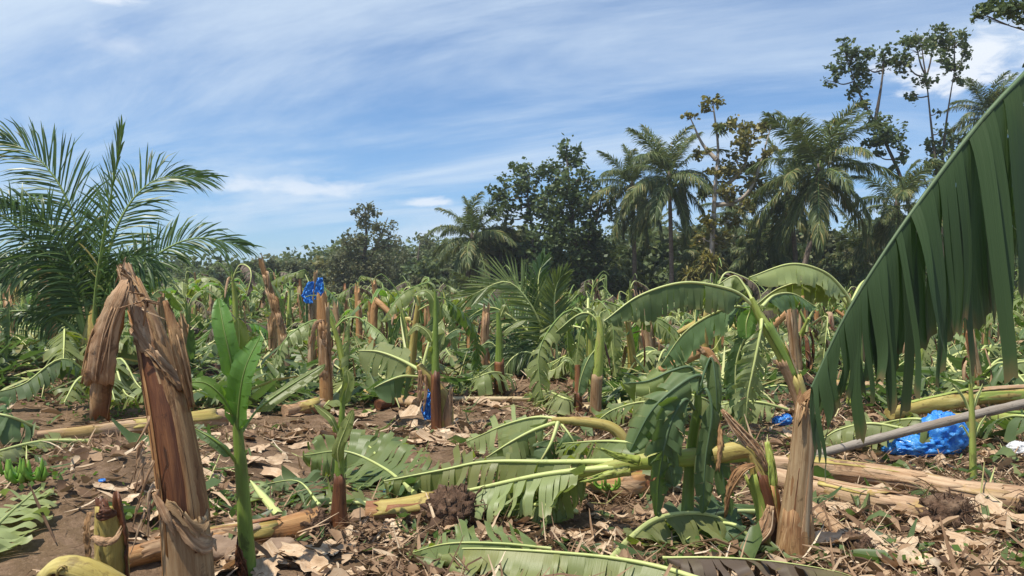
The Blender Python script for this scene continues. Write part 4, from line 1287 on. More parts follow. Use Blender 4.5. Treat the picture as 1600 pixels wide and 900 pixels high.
# O. snapped plant whose stem lies over to the left
base = G(1203, 858)
d = base[1]
O = thing('broken_banana_plant', 'snapped banana plant folded left, its long green stem lying across the middle foreground', 'banana plant', base)
kb = [base - (0, 0, 0.05), P(1202, 810, d), P(1192, 760, d), P(1180, 716, d), P(1174, 704, d), P(1163, 702, d + 0.01), P(1115, 711, d + 0.05)]
rb_ = [0.080, 0.074, 0.068, 0.062, 0.055, 0.056, 0.056]
_, pb = stem_part(O, kb, rb_, 'yellow_stem', base, n=34, seg=18, ridge=0.14, lump=0.12)
sheath(O, pb, rb_, 'dark_stem', base, a0=2.6, a1=4.4, t0=0.08, t1=0.55, off=1.06, jag=0.06, seed=1.1)
sheath(O, pb, rb_, 'green_stem', base, a0=1.5, a1=2.7, t0=0.15, t1=0.55, off=1.10, flare=0.5, jag=0.10, seed=3.1)
sheath(O, pb, rb_, 'orange_stem', base, a0=3.4, a1=5.2, t0=0.0, t1=0.45, off=1.10, flare=0.3, jag=0.10, seed=4.1)
stem_part(O, [P(1180, 706, d + 0.03), P(1130, 710, d + 0.06), P(1060, 716, d + 0.15), P(1000, 722, d + 0.25), P(940, 733, d + 0.35), P(900, 740, d + 0.4)], [0.056, 0.057, 0.055, 0.052, 0.044, 0.026], 'green_stem', base, name='fallen_stem', n=30, seg=14, ridge=0.12)
flap(O, [P(1178, 726, d - 0.06), P(1158, 735, d - 0.08), P(1140, 765, d - 0.08), P(1134, 800, d - 0.05)], [0.012, 0.03, 0.02, 0.006], 'dry_stem', base, curl=0.6)
flap(O, [P(1128, 640, d), P(1150, 668, d - 0.03), P(1178, 700, d - 0.05), P(1196, 730, d - 0.06)], [0.008, 0.03, 0.035, 0.02], 'flap', base, curl=0.5, nrm=(-0.5, -1, 0.5))
flap(O, [P(1122, 655, d + 0.05), P(1126, 690, d), P(1122, 730, d - 0.03)], [0.008, 0.018, 0.01], 'dry_stem', base)
flap(O, [P(1198, 690, d - 0.02), P(1206, 730, d - 0.06), P(1210, 790, d - 0.06)], [0.012, 0.03, 0.03], 'green_stem', base, curl=0.6)
flap(O, [P(1205, 790, d - 0.1), P(1196, 828, d - 0.12), P(1170, 850, d - 0.16), P(1155, 862, d - 0.18)], [0.02, 0.05, 0.04, 0.008], 'flap', base, curl=0.7, name='dry_sheath')
flap(O, [P(1000, 720, d + 0.16), P(965, 712, d + 0.14), P(940, 702, d + 0.14)], [0.03, 0.02, 0.004], 'green_stem', base, name='sheath_tip', curl=0.6)
flap(O, [P(985, 735, d + 0.14), P(950, 742, d + 0.14), P(915, 752, d + 0.14)], [0.03, 0.025, 0.006], 'green_stem', base, name='sheath_tip', curl=0.6)
LK = dict(wave=0.09, twist=0.5, tear=0.7, strip=0.05, rows=7, cols=3, ground=ZERO, gap=0.22)
leaf(O, [P(960, 730, d + 0.3), P(850, 742, d + 0.45), P(740, 765, d + 0.6), P(640, 786, d + 0.7), P(556, 801, d + 0.75)], 0.30, off=base, t0=0.10, n=46, up=(0.05, -0.35, 1), fold=(0.35, 0.7), droop=(0.3, 0.75), ribr=0.024, sides=(-1, 1), mat='leaf_pale', **{**LK, 'sweep': 0.2})
leaf(O, [P(960, 722, d + 0.35), P(860, 722, d + 0.6), P(760, 722, d + 0.8), P(690, 735, d + 0.9), P(600, 752, d + 0.95)], 0.34, off=base, t0=0.12, n=46, up=(0, -0.35, 1), fold=(0.25, 0.7), droop=(0.3, 0.75), ribr=0.022, mat='leaf', **LK)
leaf(O, [P(930, 736, d + 0.4), P(880, 760, d + 0.45), P(830, 790, d + 0.5), P(790, 800, d + 0.5)], 0.22, off=base, t0=0.10, n=30, up=(0.2, -0.5, 1), fold=(0.4, 0.6), droop=(0.5, 0.6), ribr=0.016, mat='leaf', **LK)

# hanging dark leaves of a snapped young plant
base = G(1072, 846)
d = base[1]
Hh = thing('broken_banana_plant', 'dark-leaved young banana plant with folded leaves hanging in front of the fallen green stem', 'banana plant', base)
stem_part(Hh, [base - (0, 0, 0.04), P(1074, 780, d + 0.05), P(1080, 700, d + 0.05), P(1090, 630, d), P(1086, 590, d)], [0.046, 0.040, 0.034, 0.030, 0.016], 'fresh_stem', base, n=24, seg=12, ridge=0.14)
hk = dict(strip=0.075, rows=7, cols=4, jit=0.34, rag=0.15, off=base, ground=ZERO, rib='midrib_dull', wave=0.09)
leaf(Hh, [P(1086, 610, d), P(1094, 588, d - 0.06), P(1068, 598, d - 0.12), P(1020, 640, d - 0.16), P(984, 706, d - 0.15)], 0.12, 'leaf_dark', t0=0.15, up=(0.3, -1, 0.4), fold=(0.5, -0.2), droop=(0.25, 0.3), tear=0.35, ribr=0.012, **hk)
leaf(Hh, [P(1084, 640, d - 0.05), P(1070, 625, d - 0.14), P(1048, 660, d - 0.2), P(1032, 730, d - 0.2), P(1026, 806, d - 0.18)], 0.13, 'leaf_dark', t0=0.12, up=(0.4, -1, 0.2), fold=(-0.1, 0.2), droop=(0.2, 0.2), tear=0.3, ribr=0.012, **hk)
leaf(Hh, [P(1088, 620, d), P(1104, 610, d - 0.06), P(1112, 650, d - 0.1), P(1102, 720, d - 0.1), P(1098, 802, d - 0.1)], 0.075, 'leaf_dark', t0=0.2, up=(-0.3, -1, 0.2), fold=(0.2, 0.2), droop=(0.2, 0.2), tear=0.2, ribr=0.010, **hk)
leaf(Hh, [P(1092, 650, d), P(1108, 668, d - 0.05), P(1124, 720, d - 0.08), P(1134, 770, d - 0.08), P(1142, 806, d - 0.08)], 0.065, 'leaf_dark', t0=0.2, up=(-0.3, -1, 0.2), fold=(0.3, 0.1), droop=(0.2, 0.2), tear=0.3, ribr=0.010, **hk)
leaf(Hh, [P(1084, 600, d + 0.05), P(1080, 575, d + 0.04), P(1050, 580, d + 0.02), P(1012, 596, d), P(970, 600, d)], 0.11, 'leaf', t0=0.15, up=(0, -0.6, 1), fold=(0.4, 0.7), droop=(0.3, 0.7), tear=0.4, ribr=0.012, **hk)
leaf(Hh, [P(1078, 640, d - 0.02), P(1058, 650, d - 0.1), P(1040, 690, d - 0.16), P(1052, 760, d - 0.16)], 0.13, 'leaf_dark', t0=0.1, up=(0.2, -1, 0.3), fold=(0.1, 0.3), droop=(0.2, 0.2), tear=0.3, ribr=0.012, **hk)
leaf(Hh, [P(1090, 615, d), P(1110, 560, d + 0.05), P(1118, 600, d), P(1120, 650, d)], 0.07, 'leaf_dark', t0=0.25, up=(0.2, -1, 0.3), fold=(0.1, 0.3), droop=(0.2, 0.2), tear=0.3, ribr=0.010, **hk)


# logs lying on the ground
def log(label, pts, rpx, mat, ball=None, name='banana_log', sh=3, mats=('pink_log', 'yellow_stem', 'flap'), dd=None, lift=0.9, ballmat='root', away=(1, 0, 0)):
    """pts: pixels of the underside resting on the ground"""
    K = []
    for i, q in enumerate(pts):
        g = G(*q[:2])
        K.append(g)
    rads = [r / F * K[min(i * len(K) // len(rpx), len(K) - 1)][1] for i, r in enumerate(rpx)]
    rr_ = interp(rads, len(K))
    K = [k_ + (0, 0, r * lift) for k_, r in zip(K, rr_)]
    b = K[0] - (0, 0, rr_[0])
    t = thing(name, label, 'fallen stem', b)
    _, pth = stem_part(t, K, rads, mat, b, n=36, seg=16, ridge=0.12, lump=0.10, jag=0.05, seed=rng.random() * 6)
    for i in range(sh):
        a = rng.uniform(-1.2, 1.0) + math.pi * 0.5 + (math.pi if K[-1][0] < K[0][0] else 0)
        t0_ = rng.uniform(0, 0.55)
        sheath(t, pth, rads, mats[i % len(mats)], b, a0=a, a1=a + rng.uniform(0.9, 1.6), t0=t0_, t1=min(t0_ + rng.uniform(0.3, 0.55), 0.98), off=1.05 + 0.015 * i, flare=rng.uniform(0, 0.15), jag=0.12, seed=rng.random() * 9, slant=rng.uniform(-.4, .4))
    if ball:
        r_ = ball / F * K[-1][1]
        root_ball(t, pth[-1] + (0, 0, -0.01), r_, b, 34, away=away, mat=ballmat)
    return t, pth


log('long pink-tan fallen stem running out of the right edge, behind its shorter neighbour', [(1205, 742), (1300, 750), (1400, 764), (1500, 786), (1620, 812)], [17, 17, 17, 18, 26], 'pink_log', 30, sh=4)
log('fallen stem with dark root clod at its end, before the long pink-tan one', [(1195, 756), (1280, 778), (1370, 800), (1475, 822)], [15, 16, 18, 20], 'pink_log', 36, sh=4)
log('small thin fallen stem with a round root end, right of the thick tan stump', [(1268, 800), (1290, 822), (1316, 848), (1336, 866)], [9, 11, 13, 15], 'flap', 24, sh=1)
log('dark red fallen stem with a large torn-up root ball in the middle foreground', [(572, 815), (620, 815), (670, 812), (706, 816)], [16, 18, 20, 22], 'red_stem', 42, sh=2, mats=('red_stem', 'yellow_stem'))
log('reddish fallen stem lying under the long green stem, its peeled pink end to the right', [(862, 768), (910, 772), (960, 778), (1012, 776)], [15, 17, 20, 22], 'red_stem', None, sh=3, mats=('flap', 'orange_stem'))
log('brown and yellow fallen stem behind the big torn stump, roots to the right', [(185, 892), (260, 872), (340, 862), (420, 850), (486, 838)], [17, 18, 20, 20, 22], 'orange_stem', 26, sh=4, mats=('flap', 'yellow_stem', 'red_stem'))
log('pinkish stem lying across the soil at the left, ending behind the big torn stump', [(60, 690), (130, 688), (200, 680), (300, 672), (345, 668)], [9, 12, 13, 14, 15], 'pink_log', None, sh=3)

# pole and bamboo
a_, b_ = G(1262, 720) + (0, 0, 0.04), P(1690, 610, 6.9)
m_b = MB()
pp = spline([a_, a_ * 0.5 + b_ * 0.5 + (0, 0, 0.015), b_], 40)
tube(m_b, pp, 0.042 * (1 + 0.06 * np.sin(np.arange(40) * 1.9)), 12)
tag(obj('wooden_pole', m_b, M['pole'], None, a_), 'long straight grey pole slanting up to the right above the blue plastic sheet', 'pole')
for lb, p0, p1, rr_ in (('thin pale bamboo pole lying on bare soil in the middle distance', (688, 628), (865, 628), 0.035),
                        ('pale pole lying behind the twin suckers, right of centre', (880, 640), (1000, 652), 0.045)):
    a_, b_ = G(*p0) + (0, 0, rr_ + 0.01), G(*p1) + (0, 0, rr_ + 0.01)
    m_b = MB()
    tube(m_b, spline([a_, b_], 24), rr_ * (1 + 0.1 * (np.arange(24) % 5 == 0)), 10)
    tag(obj('bamboo_pole', m_b, M['bamboo'], None, a_), lb, 'pole')


# blue plastic
def bag(label, lumps, d, name='plastic_bag', mat='blue_plastic', cat='plastic bag', amp=0.30, res=52, freq=2.2):
    m_b = MB()
    b = None
    for (px, py, rx, ry, depth) in lumps:
        c = P(px, py, d)
        if b is None:
            b = c
        th, ph = np.linspace(0, 2 * math.pi, res), np.linspace(0.03, math.pi - 0.03, res // 2)
        A_, B_ = np.meshgrid(th, ph)
        D = np.stack([np.cos(A_) * np.sin(B_), np.sin(A_) * np.sin(B_), np.cos(B_)], -1)
        nz = np.array([[1 - 2 * abs(mnoise.fractal(Vector(v * freq) + Vector(c) * 3, 0.9, 2.1, 4)) for v in row] for row in D])
        nz[:, -1] = nz[:, 0]
        Pt = c + D * (1 + amp * (nz - 0.6))[..., None] * np.array([rx / F * d, depth, ry / F * d])
        Pt[..., 2] = np.maximum(Pt[..., 2], terr(Pt[..., 0], Pt[..., 1]) + 0.01 + 0.02 * rng.random())
        m_b.grid(Pt, np.stack([A_, B_], -1))
    return tag(obj(name, m_b, M[mat], None, b), label, cat)


bag('big crumpled bright blue plastic sheet on the litter under the grey pole', [(1470, 680, 36, 36, 0.16), (1440, 696, 52, 18, 0.18), (1408, 702, 30, 8, 0.12), (1492, 680, 20, 24, 0.12)], G(1450, 712)[1])
bag('small crumpled blue plastic bag on the ground left of the thick tan stump', [(1216, 658, 10, 8, 0.06), (1228, 655, 9, 9, 0.06)], G(1221, 666)[1])
bag('flat blue plastic scrap among brown stems left of the yellow bent stem', [(578, 604, 14, 6, 0.15), (590, 600, 8, 4, 0.12)], G(580, 610)[1])
bag('tiny blue plastic scrap beside the fallen stem left of the thin sucker', [(422, 799, 9, 6, 0.06)], G(424, 806)[1])
bag('far blue plastic scrap between stumps right of the small young coconut palm', [(952, 558, 9, 4, 0.15)], G(952, 563)[1])
bag('tiny blue and white plastic scrap on the bare mound at left', [(160, 752, 5, 3, 0.03)], G(160, 755)[1])
bag('small blue plastic scrap showing through shredded leaves in the middle foreground', [(606, 768, 7, 5, 0.04)], G(606, 774)[1])
bag('white plastic sack at the right edge beyond the long pink-tan stem', [(1592, 702, 16, 12, 0.12)], G(1592, 712)[1], 'plastic_sack', 'white_plastic', 'sack', 0.3)

def film(label, sheets, d):
    m_b = MB()
    first = None
    for keys, wds in sheets:
        pth = spline(PP(keys, d), 30)
        first = pth[0] if first is None else first
        wd = interp([q / F * d for q in wds], 30)
        c_ = np.linspace(-1, 1, 24)
        Pt = pth[:, None] + (wd[:, None] * c_)[..., None] * np.array([1.0, 0, 0])
        sd = rng.uniform(0, 50)
        amp = wd.max() * 0.45
        for i in range(30):
            for j in range(24):
                q = Vector((c_[j] * 2.3 + sd, i * 0.11, sd))
                Pt[i, j, 1] += amp * (1 - 2 * abs(mnoise.fractal(q, 0.8, 2.1, 4)))
                Pt[i, j, 2] += 0.35 * amp * mnoise.noise(q * 1.7)
                Pt[i, j, 0] += 0.4 * amp * mnoise.noise(q * 1.3 + Vector((9, 3, 1)))
        m_b.grid(Pt, np.zeros((30, 24, 2)))
    return tag(thick(obj('plastic_bag', m_b, M['blue_plastic'], None, first), 0.002), label, 'plastic bag')


film('blue plastic bag wrapped round the torn top of a slim stump against the trees',
     [([(486, 440), (482, 452), (480, 464), (483, 474)], [5, 8, 8, 5]), ([(500, 434), (499, 446), (498, 458), (494, 468)], [4, 7, 7, 4])], db - 0.14)
film('blue plastic bag hanging down behind the yellow bent stem in the middle distance',
     [([(668, 588), (672, 600), (676, 612)], [5, 10, 6]), ([(672, 612), (668, 630), (666, 648), (668, 656)], [5, 8, 8, 5]), ([(686, 612), (688, 620), (690, 628)], [5, 8, 5])], G(690, 668)[1] + 0.16)

# broken yellow stem with the hanging blue bag
base = G(694, 668)
d = base[1]
Y = thing('broken_banana_plant', 'yellow bent banana stem with pale leaf arching left, next to a hanging blue bag', 'banana plant', base)
stem_part(Y, [base - (0, 0, 0.03), P(696, 640, d), P(690, 618, d), P(676, 598, d), P(662, 582, d - 0.03), P(655, 570, d - 0.05)], [0.11, 0.095, 0.085, 0.08, 0.07, 0.04], 'yellow_stem', base, n=26, seg=14, ridge=0.12)
flap(Y, [P(696, 672, d - 0.10), P(700, 640, d - 0.11), P(704, 606, d - 0.08)], [0.07, 0.05, 0.008], 'flap', base, curl=0.6, name='dry_sheath')
flap(Y, [P(656, 578, d - 0.1), P(657, 600, d - 0.12), P(655, 628, d - 0.12)], [0.02, 0.03, 0.012], 'flap', base)
flap(Y, [P(664, 585, d - 0.1), P(666, 610, d - 0.12), P(662, 640, d - 0.12)], [0.015, 0.02, 0.008], 'flap', base)
LK2 = dict(tear=0.35, strip=0.09, rows=5, cols=3, ground=ZERO, off=base)
leaf(Y, [P(658, 580, d), P(625, 562, d + 0.1), P(592, 550, d + 0.2), P(560, 548, d + 0.3)], 0.30, 'leaf_pale', t0=0.2, up=(0, -0.6, 1), fold=(-0.1, 0.9), droop=(0.1, 0.7), ribr=0.026, **LK2)
leaf(Y, [P(656, 590, d), P(630, 588, d - 0.2), P(605, 596, d - 0.3), P(585, 606, d - 0.3)], 0.28, 'leaf_dark', t0=0.2, up=(0, -0.6, 1), fold=(0.4, 0.9), droop=(0.3, 0.7), ribr=0.02, **LK2)
leaf(Y, [P(660, 578, d + 0.05), P(667, 548, d + 0.1), P(676, 520, d + 0.2), P(692, 500, d + 0.3)], 0.16, 'leaf', t0=0.4, up=(-0.6, -0.6, 0.3), fold=(0.4, 0.4), droop=(0.5, 0.5), ribr=0.022, **LK2)


def sucker(label, pts, rpx, leaves, mat='fresh_stem', base_mat=None, group=None, dz=0.0):
    b = G(*pts[0])
    d = b[1] + dz
    t = thing('banana_sucker', label, 'banana plant', b, group)
    rads = [r / F * d for r in rpx]
    keys = [b - (0, 0, 0.03)] + [P(q[0], q[1], d) for q in pts[1:]]
    _, pth = stem_part(t, keys, rads, mat, b, n=22, seg=10, ridge=0.1)
    if base_mat:
        sheath(t, pth, rads, base_mat, b, a0=1.0, a1=5.3, t0=0, t1=0.4, off=1.12, jag=0.08)
    for lf in leaves:
        ks, W, mt = lf[:3]
        kw = dict(tear=0.3, strip=0.06, rows=5, cols=3, t0=0.15, up=(0, -0.7, 1), fold=(0.2, 0.3), droop=(0.3, 0.4), ribr=0.010, off=b, ground=ZERO, n=26)
        if len(lf) > 3:
            kw.update(lf[3])
        leaf(t, PP(ks, d), W, mt, **kw)
    return t


UPR = dict(up=(0.2, -1, 0.3), fold=(-0.3, -0.3), droop=(0, 0), tear=0.1)
sucker('slim green sucker standing in front of the hanging blue bag', [(682, 672), (681, 620), (680, 550), (681, 500), (680, 455)], [7.5, 7, 6, 4.5, 2],
       [([(680, 510), (678, 470), (664, 455), (645, 462)], 0.07, 'leaf', {}), ([(681, 560), (694, 530), (714, 515), (728, 520)], 0.07, 'leaf_dark', {}), ([(680, 545), (668, 520), (650, 510), (636, 525)], 0.06, 'leaf', {}),
        ([(680, 580), (676, 560), (682, 540), (694, 520)], 0.08, 'leaf', UPR)], 'fresh_stem', 'dark_stem')
sucker('slim brown-based sucker with drooping leaves, left of the small young coconut palm', [(781, 616), (780, 570), (780, 520), (778, 488)], [8, 7, 5.5, 3],
       [([(779, 530), (792, 515), (808, 505), (822, 500)], 0.08, 'leaf', {}), ([(779, 545), (764, 535), (748, 545), (735, 562)], 0.10, 'leaf_dark', {}), ([(780, 500), (786, 485), (790, 478), (796, 488)], 0.06, 'leaf', {}), ([(780, 560), (762, 575), (742, 590), (728, 600)], 0.13, 'leaf', {})], 'fresh_stem', 'dark_stem')
sucker('pale stemmed banana plant with small arching dark leaf, right of the small young palm', [(930, 648), (932, 600), (936, 550), (938, 515), (935, 495)], [8, 8, 8, 7, 4],
       [([(936, 505), (920, 490), (900, 494), (868, 520)], 0.11, 'leaf_dark', dict(fold=(0.5, 1.0), droop=(0.5, 0.9), ribr=0.016, t0=0.25)), ([(937, 505), (938, 490), (948, 484), (944, 478)], 0.03, 'leaf_pale', {}),
        ([(935, 500), (928, 486), (916, 482), (910, 490)], 0.03, 'leaf_pale', {}), ([(936, 540), (920, 560), (908, 590), (902, 622)], 0.13, 'leaf_dark', dict(fold=(0.4, 0.4), droop=(0.5, 0.5)))], 'green_stem', 'grey_stem')
sucker('short dark-stemmed sucker with one upright leaf beside the pale stemmed plant', [(903, 648), (903, 610), (902, 570)], [6, 5.5, 4],
       [([(902, 600), (900, 575), (901, 555), (903, 545)], 0.06, 'leaf', UPR), ([(903, 585), (895, 565), (884, 560), (876, 566)], 0.05, 'leaf', {})], 'red_stem', 'dark_stem')
sucker('bright young sucker with narrow leaves in front of the grey pole at right', [(1520, 752), (1519, 700), (1518, 650), (1516, 600)], [5.5, 5.2, 4.5, 2.8],
       [([(1517, 620), (1516, 590), (1515, 570), (1516, 555)], 0.04, 'leaf', UPR), ([(1517, 650), (1508, 625), (1498, 610), (1486, 598)], 0.018, 'leaf_pale', {}), ([(1518, 650), (1524, 625), (1531, 610), (1535, 600)], 0.018, 'leaf_pale', {}),
        ([(1518, 690), (1510, 675), (1503, 665), (1498, 668)], 0.014, 'leaf_pale', {}), ([(1519, 690), (1530, 665), (1536, 655), (1540, 650)], 0.014, 'leaf_pale', {})], 'green_stem')

# CC. the arching plant right of centre
base = G(1268, 690)
d = base[1]
Q = thing('banana_plant', 'leaning living banana plant with long arching leaves, right of centre behind the thick tan stump', 'banana plant', base)
stem_part(Q, [base - (0, 0, 0.03), P(1258, 650, d), P(1242, 600, d), P(1222, 555, d), P(1200, 515, d), P(1184, 488, d), P(1174, 466, d)], [0.08, 0.075, 0.075, 0.072, 0.066, 0.055, 0.03], 'green_stem', base, n=32, seg=14, ridge=0.12)
qp = spline([base - (0, 0, 0.03), P(1258, 650, d), P(1242, 600, d), P(1222, 555, d), P(1200, 515, d), P(1184, 488, d), P(1174, 466, d)], 32)
qr = [0.08, 0.075, 0.075, 0.072, 0.066, 0.055, 0.03]
for mt, a0, a1, t0_, t1_, fl_ in (('yellow_stem', 2.4, 4.2, 0.0, 0.42, 0.2), ('flap', 1.6, 2.9, 0.25, 0.55, 0.35), ('fresh_stem', 2.8, 4.6, 0.45, 0.8, 0.2), ('pink_log', 3.6, 4.8, 0.35, 0.62, 0.4)):
    sheath(Q, qp, qr, mt, base, a0=a0, a1=a1, t0=t0_, t1=t1_, off=1.05, flare=fl_, jag=0.08, seed=rng.random() * 8, slant=rng.uniform(-.3, .3))
QK = dict(strip=0.06, rows=7, cols=3, off=base, gap=0.25)
leaf(Q, [P(1188, 492, d), P(1168, 470, d), P(1138, 452, d - 0.1), P(1070, 442, d - 0.3), P(1000, 462, d - 0.5), P(944, 502, d - 0.6)], 0.30, 'leaf_dark', t0=0.14, up=(0, -0.3, 1), fold=(0.6, 0.9), droop=(0.7, 1.0), tear=0.55, ribr=0.024, jit=0.15, n=50, **QK)
leaf(Q, [P(1186, 500, d + 0.1), P(1160, 480, d + 0.3), P(1120, 488, d + 0.5), P(1070, 520, d + 0.7), P(1032, 572, d + 0.8)], 0.30, 'leaf_dark', t0=0.14, up=(-0.2, -0.5, 1), fold=(0.5, 0.8), droop=(0.6, 0.8), tear=0.7, ribr=0.02, n=46, **QK)
leaf(Q, [P(1190, 500, d - 0.05), P(1188, 520, d - 0.15), P(1178, 570, d - 0.2), P(1168, 620, d - 0.2), P(1164, 676, d - 0.15)], 0.21, 'leaf_pale', t0=0.1, up=(0.2, -1, 0.2), fold=(0.35, 0.5), droop=(0.5, 0.5), tear=0.85, ribr=0.020, n=46, **{**QK, 'strip': 0.05})
leaf(Q, [P(1178, 475, d), P(1165, 450, d + 0.1), P(1148, 432, d + 0.15), P(1122, 445, d + 0.15)], 0.2, 'leaf', t0=0.25, up=(-0.3, -0.3, 1), fold=(0.6, 0.8), droop=(0.7, 0.8), tear=0.5, ribr=0.018, **QK)
leaf(Q, [P(1182, 505, d + 0.1), P(1168, 520, d + 0.2), P(1150, 570, d + 0.3), P(1150, 650, d + 0.3)], 0.16, 'leaf_dark', t0=0.1, up=(0.4, -1, 0.2), fold=(0.5, 0.5), droop=(0.6, 0.6), tear=0.4, ribr=0.016, **QK)
leaf(Q, [P(1190, 480, d), P(1210, 462, d + 0.3), P(1240, 460, d + 0.5), P(1275, 480, d + 0.6)], 0.2, 'leaf_dark', t0=0.2, up=(0, -0.4, 1), fold=(0.6, 0.8), droop=(0.7, 0.8), tear=0.5, ribr=0.018, **QK)
leaf(Q, [P(1176, 470, d), P(1172, 485, d + 0.1), P(1166, 505, d + 0.1), P(1166, 530, d + 0.1)], 0.12, 'leaf_fresh', t0=0.2, up=(-0.6, -1, 0.2), fold=(0.2, 0.2), droop=(0.4, 0.4), tear=0.1, ribr=0.012, **QK)

# plant behind with pale arched leaf
base = G(1332, 640)
d = base[1]
Q2 = thing('banana_plant', 'banana plant with pale arching sunlit leaf, mostly behind the big drooping leaf at right', 'banana plant', base)
stem_part(Q2, [base - (0, 0, 0.03), P(1336, 580, d), P(1335, 520, d), P(1328, 470, d)], [0.10, 0.09, 0.08, 0.04], 'green_stem', base, n=24, seg=12, ridge=0.12)
QK = dict(strip=0.09, rows=6, cols=3, off=base)
leaf(Q2, [P(1332, 480, d), P(1316, 452, d - 0.05), P(1285, 424, d - 0.15), P(1235, 413, d - 0.3), P(1170, 434, d - 0.4)], 0.30, 'leaf_pale', t0=0.1, up=(0, -0.35, 1), fold=(0.4, 0.55), droop=(0.5, 0.55), tear=0.25, jit=0.1, ribr=0.030, n=46, **QK)
leaf(Q2, [P(1330, 484, d + 0.1), P(1300, 450, d + 0.1), P(1260, 440, d + 0.1), P(1215, 452, d + 0.1), P(1180, 478, d + 0.1)], 0.32, 'leaf', t0=0.15, up=(0, -0.3, 1), fold=(0.5, 0.9), droop=(0.6, 0.9), tear=0.5, ribr=0.024, n=40, **QK)
leaf(Q2, [P(1330, 475, d + 0.1), P(1350, 440, d + 0.3), P(1390, 430, d + 0.5), P(1440, 460, d + 0.6)], 0.3, 'leaf', t0=0.15, up=(0, -0.3, 1), fold=(0.5, 0.9), droop=(0.6, 0.9), tear=0.5, ribr=0.024, **QK)

# the big near leaf at the right: its plant stands just outside the frame
base = np.array([2.25, 2.5, float(terr(2.25, 2.5))])
Bg = thing('banana_plant', 'nearest banana plant, its huge split dark green leaf drooping in from the right edge', 'banana plant', base)
stem_part(Bg, [base - (0, 0, 0.05), base + (0.02, 0, 0.7), base + (-0.02, -0.05, 1.4), base + (-0.12, -0.12, 1.85)], [0.13, 0.115, 0.10, 0.06], 'green_stem', base, n=26, seg=16, ridge=0.12)
d = 1.62
BK = dict(off=base, rows=12, cols=4)
leaf(Bg, [base + (-0.10, -0.10, 1.75), (1.78, 2.12, 2.02), (1.45, 1.86, 2.20), (1.20, 1.72, 2.17), P(1600, 112, d + 0.02), P(1540, 176, d), P(1468, 268, d - 0.02), P(1392, 374, d - 0.04), P(1322, 486, d - 0.05), P(1268, 600, d - 0.05)],
     0.60, 'leaf_big', t0=0.14, up=(0.05, -0.02, 1), fold=(0.3, 0.5), droop=(1.1, 1.1), tear=(0.25, 0.85), strip=0.034, jit=0.16, sweep=0.42, rag=0.32, gap=0.22, dpow=0.13, twist=0.38, wave=0.012, tipk=0.40, ribr=0.011, rib='midrib_dull', ribup=-0.006, n=70, tipw=0.30, **BK)
leaf(Bg, [base + (-0.05, -0.1, 1.7), base + (0.3, -0.3, 2.2), base + (0.8, -0.5, 2.4), base + (1.4, -0.6, 2.0)], 0.38, 'leaf_big', t0=0.15, up=(0, 0, 1), fold=(0.7, 0.7), droop=(0.7, 0.7), tear=0.5, strip=0.08, ribr=0.018, rib='midrib_green', off=base)
leaf(Bg, [base + (0, 0.05, 1.7), base + (0.1, 0.5, 2.25), base + (0.2, 1.1, 2.3), base + (0.3, 1.7, 1.8)], 0.36, 'leaf_big', t0=0.15, up=(0, 0, 1), fold=(0.7, 0.7), droop=(0.7, 0.7), tear=0.5, strip=0.08, ribr=0.018, rib='midrib_green', off=base)


# fallen leaves by hand
def fallen(label, keys, W, mat='leaf', group=None, **kw):
    a = dict(wave=0.10, twist=0.5, tear=0.7, strip=0.05, rows=7, cols=3, gap=0.22, ground=ZERO, t0=0.1, up=(0, -0.35, 1), fold=(0.2, 0.4), droop=(0.2, 0.4), ribr=0.016, n=40)
    a.update(kw)
    K = [np.asarray(k_, float) for k_ in keys]
    return leaf(None, K, W, mat, name='fallen_leaf', label=label, cat='leaf', group=group, off=K[0] * np.array([1, 1, 0]), **a)


d = 4.55
fallen('large torn green leaf with pale midrib lying along the bottom edge', [gp(1110, 912, .16), gp(1040, 889, .17), gp(960, 873, .18), gp(860, 863, .18), gp(760, 858, .16), gp(694, 858, .12)], 0.40, 'leaf', t0=0.05, up=(0, -0.7, 1),
       fold=(0.95, 0.12), droop=(0.7, 0.22), tear=0.75, strip=0.06, jit=0.09, gap=0.07, rag=0.2, ribr=0.016, sweep=0.05, tipw=0.35)
fallen('shredded grey-green leaf lying just behind the bottom edge leaf', [gp(860, 858, .10), gp(780, 850, .16), gp(700, 850, .16), gp(636, 866, .06)], 0.20, 'leaf', up=(0, -0.5, 1), fold=(0.2, 0.6), droop=(0.2, 0.6), tear=0.85, strip=0.05, ribr=0.010)
d = 4.95
fallen('leaf with thick pale curved midrib arching up in the right middle foreground', [gp(950, 884, 0.03), P(985, 842, d), P(1025, 812, d + 0.05), P(1080, 802, d + 0.1), P(1130, 812, d + 0.12), P(1165, 840, d + 0.1)], 0.30, 'leaf', t0=0.28,
       up=(0, -0.4, 1), fold=(0.3, 0.8), droop=(0.4, 0.8), tear=0.5, ribr=0.026, n=44)
d = 4.45
fallen('dark brown dead leaf with pale broken midrib at the bottom right edge', [gp(1035, 872, .2), gp(1120, 872, .22), gp(1210, 878, .2), gp(1300, 892, .16), gp(1340, 905, .12)], 0.2, 'leaf_dead', t0=0.02, up=(0, -0.7, 1), fold=(-0.3, 0.9), droop=(0.1, 0.8),
       tear=0.85, strip=0.055, gap=0.25, ribr=0.008)
fallen('shredded leaf with straight pale midrib, left of the thin sucker', [gp(648, 772, 0.12), P(600, 732, 6.5), P(540, 706, 6.75), gp(474, 712, 0.22)], 0.36, 'leaf', up=(0, -0.8, 1), fold=(0.0, 0.3), droop=(0.1, 0.4), tear=0.5, ribr=0.02, t0=0.02)
